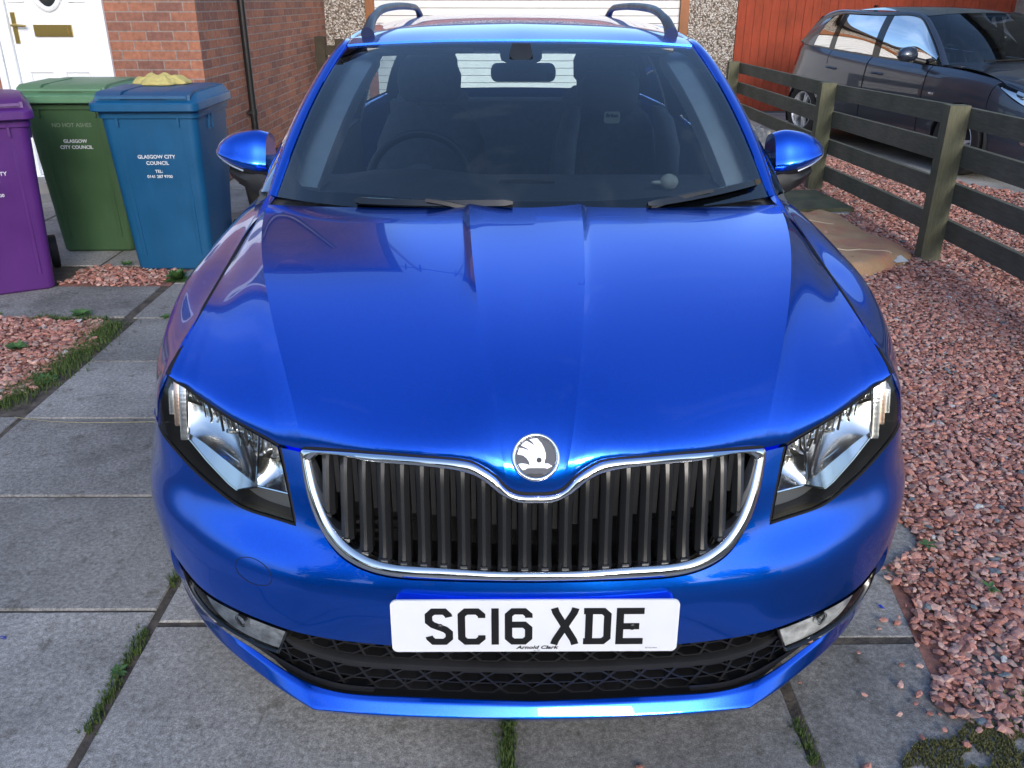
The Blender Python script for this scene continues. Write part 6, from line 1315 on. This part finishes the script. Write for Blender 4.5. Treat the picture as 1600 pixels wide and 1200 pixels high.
n_ = 9000; P = np.stack([nr.uniform(-22, 22, n_), nr.uniform(-.45, .45, n_), nr.uniform(0, 1.5, n_)], 1); a = nr.normal(size=(n_, 3)); a /= np.linalg.norm(a, axis=1)[:, None]; b = np.cross(a, nr.normal(size=(n_, 3))); b /= np.linalg.norm(b, axis=1)[:, None]; V = np.stack([P-a*.12, P+b*.08, P+a*.12, P-b*.08], 1).reshape(-1, 3); mesh('hedge_leaves', V, np.arange(n_*4).reshape(-1, 4).tolist(), 'tree_leaf', hd, False); box('hedge_core', (-22, 22, -.35, .35, 0, 1.35), 'hedge_dark', hd, .05)
# ---------------------------------------------------------------- grey hatchback on the neighbour's drive
hb_ = empty('hatchback_car', (0, 0, 0), 0, 'dark grey hatchback parked on the neighbouring driveway behind the rail fence', 'car')
def mk2(N):
    N = np.array(N, float)
    def fn(u, v):
        u = np.clip(np.asarray(u, float), 0, len(N)-1); v = np.clip(np.asarray(v, float), 0, N.shape[1]-1)
        i = np.minimum(u.astype(int), len(N)-2); f = (u-i)[:, None, None]; E_ = np.concatenate([[N[1]*[-1, 1, 1]], N, [N[-2]*[-1, 1, 1]]]); a, b, c, d = E_[i], E_[i+1], E_[i+2], E_[i+3]
        Rr = .5*((2*b)+(c-a)*f+(2*a-5*b+4*c-d)*f*f+(3*b-a-3*c+d)*f**3); i = np.minimum(v.astype(int), N.shape[1]-2); f = (v-i)[:, None]; k = np.arange(len(u)); F_ = np.concatenate([2*Rr[:, :1]-Rr[:, 1:2], Rr, 2*Rr[:, -1:]-Rr[:, -2:-1]], 1); a, b, c, d = F_[k, i], F_[k, i+1], F_[k, i+2], F_[k, i+3]
        return .5*((2*b)+(c-a)*f+(2*a-5*b+4*c-d)*f*f+(3*b-a-3*c+d)*f**3)
    return fn, (lambda u, v: bnorm(u, v, fn))
_pl = [(0, .02), (.38, .05), (.64, .16), (.79, .38), (.865, .70), (.885, 1.15), (.888, 1.9), (.888, 2.8), (.875, 3.4), (.815, 3.85), (.60, 4.12), (0, 4.22)]
_zt = [.735, .74, .775, .84, .895, .935, .955, .99, 1.02, 1.04, 1.05, 1.05]; _nx = [(0, -1), (.1, -1), (.45, -.9), (.8, -.6), (.97, -.2), (1, 0), (1, 0), (1, 0), (1, .1), (.8, .6), (.3, .95), (0, 1)]
N2 = []
for (x, y), zt, (nx, ny), j in zip(_pl, _zt, _nx, range(12)):
    fr_ = max(0, 1-j/4) if j < 4 else 0; ins = np.array([.03, .008, 0, .003, .014, .038, .085])*(1-fr_)+np.array([.05, .0, .01, .02, .05, .10, .17])*fr_
    if j > 8: ins = np.array([.05, .0, -.02, .0, .03, .05, .08])
    N2.append([(x-nx*ins[i], y-ny*ins[i], .2+(zt-.2)*f) for i, f in enumerate((0, .2, .42, .62, .8, .93, 1))])
b2, n2 = mk2(N2)
_u2, _v2 = np.meshgrid(np.arange(3, 11, .03), np.arange(0, 6.01, .03), indexing='ij'); _p2 = b2(_u2.ravel(), _v2.ravel())
def yz2(y, z, lo=3, hi=11): 
    d = (_p2[:, 1]-y)**2+(_p2[:, 2]-z)**2; k = d.argmin(); return (float(_u2.ravel()[k]), float(_v2.ravel()[k]))
W2Y = (.87, 3.50)
def archl(cy, a0, a1, n=22): return [yz2(cy+.345*math.cos(a), .31+.345*math.sin(a)) for a in np.linspace(a0, a1, n)]
def q2(nm, loops, m='grey_paint', off=0., sides=(1, -1), step=.12, fl=.010):
    for s in sides: put(nm, panel_geo(loops, b2, n2, off, step, fl), m, hb_, s)
a1 = archl(W2Y[0], pi*1.08, -pi*.08, 30); top = 5.97
uf = yz2(1.42, .6)[0]; ud = yz2(2.36, .6)[0]; ur = yz2(3.12, .9)[0]
hl2 = segs([[(1.75, 5.2), (2.3, 5.65), (3.0, 5.9), (3.45, 5.95)], [(3.45, 5.95), (3.55, 5.2), (3.2, 4.5)], [(3.2, 4.5), (2.6, 3.95), (1.9, 3.8)], [(1.9, 3.8), (1.75, 5.2)]])
kk = 13
bp2 = segs([[(0, .1), (1.5, .1), (3.0, .1)], [(3.0, .1), a1[0]], a1[:8], [a1[7], (3.62, 4.9), (3.58, 5.2)], [(3.58, 5.2), (3.2, 4.42), (2.6, 3.87), (1.85, 3.72)], [(1.85, 3.72), (1.70, 5.2)], [(1.70, 5.2), (.9, 5.1), (0, 5.1)], [(0, 5.1), (0, .1)]])
put('front_bumper', both(panel_geo([bp2], b2, n2, 0, .12, .01)), 'grey_paint', hb_)
q2('front_wing', [segs([[(3.5, top), (4.5, top), (uf, top)], [(uf, top), (uf, .1)], [(uf, .1), a1[-1]], a1[7:][::-1], [a1[7], (3.66, 4.9), (3.62, 5.2)], [(3.62, 5.2), (3.5, top)]])])
a2 = archl(W2Y[1], pi*1.08, -pi*.08, 30)
q2('front_door', [segs([[(uf+.02, top), (ud, top)], [(ud, top), (ud, .1)], [(ud, .1), (uf+.02, .1)], [(uf+.02, .1), (uf+.02, top)]])])
q2('rear_door', [segs([[(ud+.02, top), (ur, top)], [(ur, top), (ur-.05, 4.2)], [(ur-.05, 4.2), a2[11], a2[5], a2[0]], [a2[0], (ud+.02, .1)], [(ud+.02, .1), (ud+.02, top)]])])
q2('rear_quarter', [segs([[(ur+.02, top), (9, top), (11, top)], [(11, top), (11, .1)], [(11, .1), a2[-1]], a2[11:][::-1], [a2[11], (ur-.03, 4.2)], [(ur-.03, 4.2), (ur+.02, top)]])])
gl2 = segs([[(0, 3.2), (1.0, 3.2), (1.15, 3.6)], [(1.15, 3.6), (1.05, 4.5)], [(1.05, 4.5), (0, 4.5)], [(0, 4.5), (0, 3.2)]])
put('radiator_grille', both(panel_geo([gl2], b2, n2, .004, .15, .004)), 'black_gloss', hb_); put('lower_intake', both(panel_geo([segs([[(0, .9), (1.6, .9)], [(1.6, .9), (1.5, 2.2)], [(1.5, 2.2), (0, 2.2)], [(0, 2.2), (0, .9)]])], b2, n2, .004, .15, .004)), 'dark_trim', hb_)
for s in (1, -1):
    h = empty('headlight', (0, 0, 0)); h.parent = hb_; put('lens', panel_geo([hl2], b2, n2, .002, .12, .01), 'lens', h, s); put('housing', panel_geo([shrink(hl2, .96)], b2, n2, -.035, .12, 0), 'reflector', h, s)
    for uu_, vv_ in ((2.2, 4.75), (2.75, 5.1)):
        P = b2([uu_], [vv_])[0]*[s, 1, 1]; Nn = n2([uu_], [vv_])[0]*[s, 1, 1]; tube('bulb_ring', [P-Nn*.03, P-Nn*.012], [.038, .045], 'chrome', h, n=18)
    fgl = [(2.35+.18*math.cos(a), 1.7+.42*math.sin(a)) for a in np.linspace(0, 2*pi, 25)[:-1]]; put('fog_light', panel_geo([fgl], b2, n2, .004, .1, .004), 'reflector', hb_, s)
    rl = segs([[(9.2, 3.4), (9.9, 3.5)], [(9.9, 3.5), (9.8, 5.9)], [(9.8, 5.9), (9.0, 5.9)], [(9.0, 5.9), (9.2, 3.4)]]); put('tail_light', panel_geo([rl], b2, n2, .004, .12, .006), mat('tail_red', (.35, .01, .01), .1) if 'tail_red' not in MATS else 'tail_red', hb_, s)
    for y in (2.18, 3.0):
        u_, v_ = yz2(y, .82); c_ = b2([u_], [v_])[0]; hpnt = np.array([(c_[0]+.002, y-.09, .82), (c_[0]+.028, y-.06, .825), (c_[0]+.028, y+.06, .828), (c_[0]+.002, y+.09, .828)])*[s, 1, 1]; tube('door_handle', spl(hpnt, 12), .012, 'grey_paint', hb_, n=8)
    u_, v_ = yz2(1.30, .70); c_ = b2([u_], [v_])[0]*[s, 1, 1]; tube('side_repeater', [c_+np.array([s*-.003, -.03, 0]), c_+np.array([s*.006, 0, 0]), c_+np.array([s*-.003, .03, 0])], .012, 'white_clear', hb_, n=8)
    for y in W2Y:
        w_ = wheel(s*.775, y, s, .31, .20, hb_)
        G = [[(xx*s, y+.355*math.cos(a), .31+.355*math.sin(a)) for a in np.linspace(-.15*pi, 1.15*pi, 24)] for xx in (.58, .865)]; V, F = grid(np.array(G)); mesh('arch_liner', V, F, 'gap', hb_)
# bonnet and glasshouse
e1 = np.linspace(0, 3.48, 40); fe = b2(e1, np.full(40, 5.97)); fe[e1 < 1.75] = b2(e1[e1 < 1.75], np.full((e1 < 1.75).sum(), 5.15)); 
fe = spl(np.array([(0, .10, .70), (.3, .12, .71), (.55, .20, .745), (.70, .36, .79), (.755, .50, .835)]), 40); re = spl(np.array([(0, 1.05, .985), (.35, 1.08, .98), (.6, 1.16, .965), (.775, 1.30, .945)]), 40)
tt = np.linspace(0, 1, 40); G = fe[:, None]*(1-tt)[None, :, None]+re[:, None]*tt[None, :, None]; G[..., 2] += .055*np.sin(pi*tt**.75)[None]; G[..., 0] += (.03*np.sin(pi*tt))[None]*(np.linspace(0, 1, 40)**2)[:, None]
Nn = gnorm(G); Nn = np.where(Nn[..., 2:3] < 0, -Nn, Nn); Nn[0, :, 0] = 0; V, F = grid(G); put('bonnet', both(fixwind((V, F, Nn.reshape(-1, 3)))), 'grey_paint', hb_)
wt2 = spl(np.array([(0, 1.78, 1.405), (.3, 1.80, 1.40), (.5, 1.84, 1.388), (.60, 1.88, 1.375)]), 30); wb2 = spl(np.array([(0, 1.06, .98), (.35, 1.09, .975), (.6, 1.17, .962), (.74, 1.29, .955)]), 30)
G = bridge(wb2, wt2, 20); G += .03*np.sin(pi*np.linspace(0, 1, 20))[None, :, None]*np.array([0, -.4, .9]); Nn = gnorm(G); Nn = np.where(Nn[..., 2:3] < 0, -Nn, Nn); V, F = grid(G); put('windscreen', both(fixwind((V, F, Nn.reshape(-1, 3)))), 'windscreen_glass', hb_)
rows = [wt2+np.array([0, .006, .004])]+[spl(np.array(P), 30) for P in ([(0, 2.3, 1.455), (.3, 2.3, 1.45), (.5, 2.3, 1.435), (.615, 2.3, 1.415)], [(0, 3.0, 1.462), (.3, 3.0, 1.457), (.5, 3.0, 1.44), (.61, 3.0, 1.42)], [(0, 3.85, 1.40), (.3, 3.85, 1.395), (.48, 3.8, 1.38), (.55, 3.75, 1.36)])]
Q2 = ncub([0, .5, 1.2, 2], np.array(rows), np.linspace(0, 2, 50)); Nn = gnorm(Q2); Nn = np.where(Nn[..., 2:3] < 0, -Nn, Nn); Nn[:, 0, 0] = 0; V, F = grid(Q2); put('roof', both(fixwind((V, F, Nn.reshape(-1, 3)))), 'grey_paint', hb_)
RI = spl(np.concatenate([G[-1][::3], [(.622, 2.3, 1.412), (.617, 3.0, 1.417), (.556, 3.75, 1.357), (.56, 3.95, 1.24), (.60, 4.05, 1.08)]]), 80); RO = spl(np.array([(.80, 1.32, .945), (.745, 1.50, 1.10), (.690, 1.72, 1.26), (.640, 1.92, 1.365), (.655, 2.3, 1.392), (.652, 3.0, 1.392), (.60, 3.62, 1.325), (.625, 3.86, 1.19), (.68, 3.98, 1.06)]), 80)
BT = spl(np.array([b2([q], [6.])[0] for q in np.linspace(4.9, 9.6, 12)])+np.array([-.012, 0, 0]), 160)
def side2(y0, y1, k0, k1, n=16, m=10, off=0., t0=0., t1=1.):
    out = []
    for yb, yt in zip(np.linspace(y0, y1, n), np.linspace(y0+k0, y1+k1, n)):
        b = np.array([np.interp(yb, BT[:, 1], BT[:, i]) for i in range(3)]); t = np.array([np.interp(yt, RO[:, 1], RO[:, i]) for i in range(3)]); q = np.linspace(t0, t1, m)[:, None]; out.append(b*(1-q)+t*q+np.array([1, 0, .15])*(.025*np.sin(pi*q)+off))
    return np.array(out)
for s in (1, -1):
    m_ = np.array([s, 1, 1]); V, F = grid(np.stack([RI, (RI+RO)/2+np.array([.008, 0, .010]), RO, RO-np.array([.02, 0, .03])], 1)*m_); o = mesh('roof_pillar', V, F, 'grey_paint', hb_, True); bmf(o)
    for y0, y1, k0, k1 in ((1.38, 2.30, .04, .02), (2.40, 3.14, .02, .0), (3.22, 3.60, .0, -.08)): V, F = grid(side2(y0, y1, k0, k1)*m_); mesh('side_window', V, F, 'privacy_glass', hb_, True)
    for y0, y1, k in ((2.30, 2.41, .02), (3.13, 3.23, .0)): V, F = grid(side2(y0, y1, k, k, 4, 10, .003)*m_); mesh('door_pillar', V, F, 'black_gloss', hb_, True)
    V, F = grid(side2(3.58, 3.98, -.08, 0, 8, 10, .002)*m_); mesh('rear_pillar', V, F, 'grey_paint', hb_, True)
    V, F = grid(side2(1.34, 3.60, 0, 0, 40, 4, .006, -.01, .035)*m_); mesh('window_trim', V, F, 'black_gloss', hb_, True)
    q_ = RO[(RO[:, 1] > 1.42) & (RO[:, 1] < 3.62) & (RO[:, 2] > 1.0)]+np.array([.003, 0, -.010]); tube('window_frame', q_*m_, .011, 'black_gloss', hb_, n=8)
    rt = empty('door_mirror', (0, 0, 0)); rt.parent = hb_
    G = []
    for x, hy, hz in ((.90, .05, .055), (.92, .066, .072), (.98, .075, .082), (1.04, .066, .072), (1.075, .04, .045), (1.085, .01, .012)): G.append([(x, 1.60+hy*math.cos(a), 1.03+hz*math.sin(a)*(1 if math.sin(a) > 0 else .75)) for a in np.linspace(0, 2*pi, 21)[:-1]])
    V, F = grid(np.array(G)*m_, closed_v=True); V = list(V); F.append(tuple(range(20))); F.append(tuple(range(len(V)-20, len(V)))); o = mesh('mirror_cap', V, F, 'grey_paint', rt, True); bmf(o); shade(o.data, 50); tube('mirror_arm', np.array([(.80, 1.56, .965), (.90, 1.60, .99)])*m_, .03, 'black_plastic', rt)
V, F = grid(bridge(spl(np.array([(-.56, 3.80, 1.35), (0, 3.92, 1.385), (.56, 3.80, 1.35)]), 20), spl(np.array([(-.66, 4.02, 1.05), (0, 4.14, 1.05), (.66, 4.02, 1.05)]), 20), 6)); mesh('rear_window', V, F, 'privacy_glass', hb_, True)
for x in (-.34, .36):
    rt = empty('seat', (0, 0, 0)); rt.parent = hb_
    for nm, z0, z1, hw in (('seat_back', .5, 1.02, .23), ('head_restraint', 1.06, 1.24, .12)): box(nm, (x-hw, x+hw, 2.05, 2.17, z0, z1), 'seat_cloth', rt, .04)
box('dashboard', (-.72, .72, 1.15, 1.62, .80, .955), 'dash_soft', hb_, .03); box('underbody', (-.70, .70, .35, 3.9, .18, .30), 'gap', hb_)
P = [(-.34+.17*math.cos(a), 1.74+.06*math.sin(a), .95+.16*math.sin(a)) for a in np.linspace(0, 2*pi, 33)]; tube('steering_wheel', P, .013, 'black_plastic', hb_, n=8, cap=False)
tube('wiper', [(-.5, 1.12, 1.0), (.1, 1.08, 1.01)], .007, 'gap', hb_, n=6)
bm = bmesh.new(); prism(bm, rrect(.52, .11, .01), .003, .008, M=MX((0, -.003, .42))); frombm('number_plate', bm, 'plate_white', hb_)
box('roof_aerial', (-.01, .01, 3.55, 3.6, 1.40, 1.47), 'gap', hb_, .004)
ang = math.atan2(.65, 2.6); rr_ = Matrix.Rotation(ang, 2); 
# place so that the near-side wheels stand on (3.75, 9.75) and (4.40, 7.15)
ca_, sa_ = math.cos(ang), math.sin(ang); wx, wy = -.80, .87; hb_.rotation_euler = (0, 0, ang); hb_.location = (4.24-(wx*ca_-wy*sa_), 7.06-(wx*sa_+wy*ca_), 0)
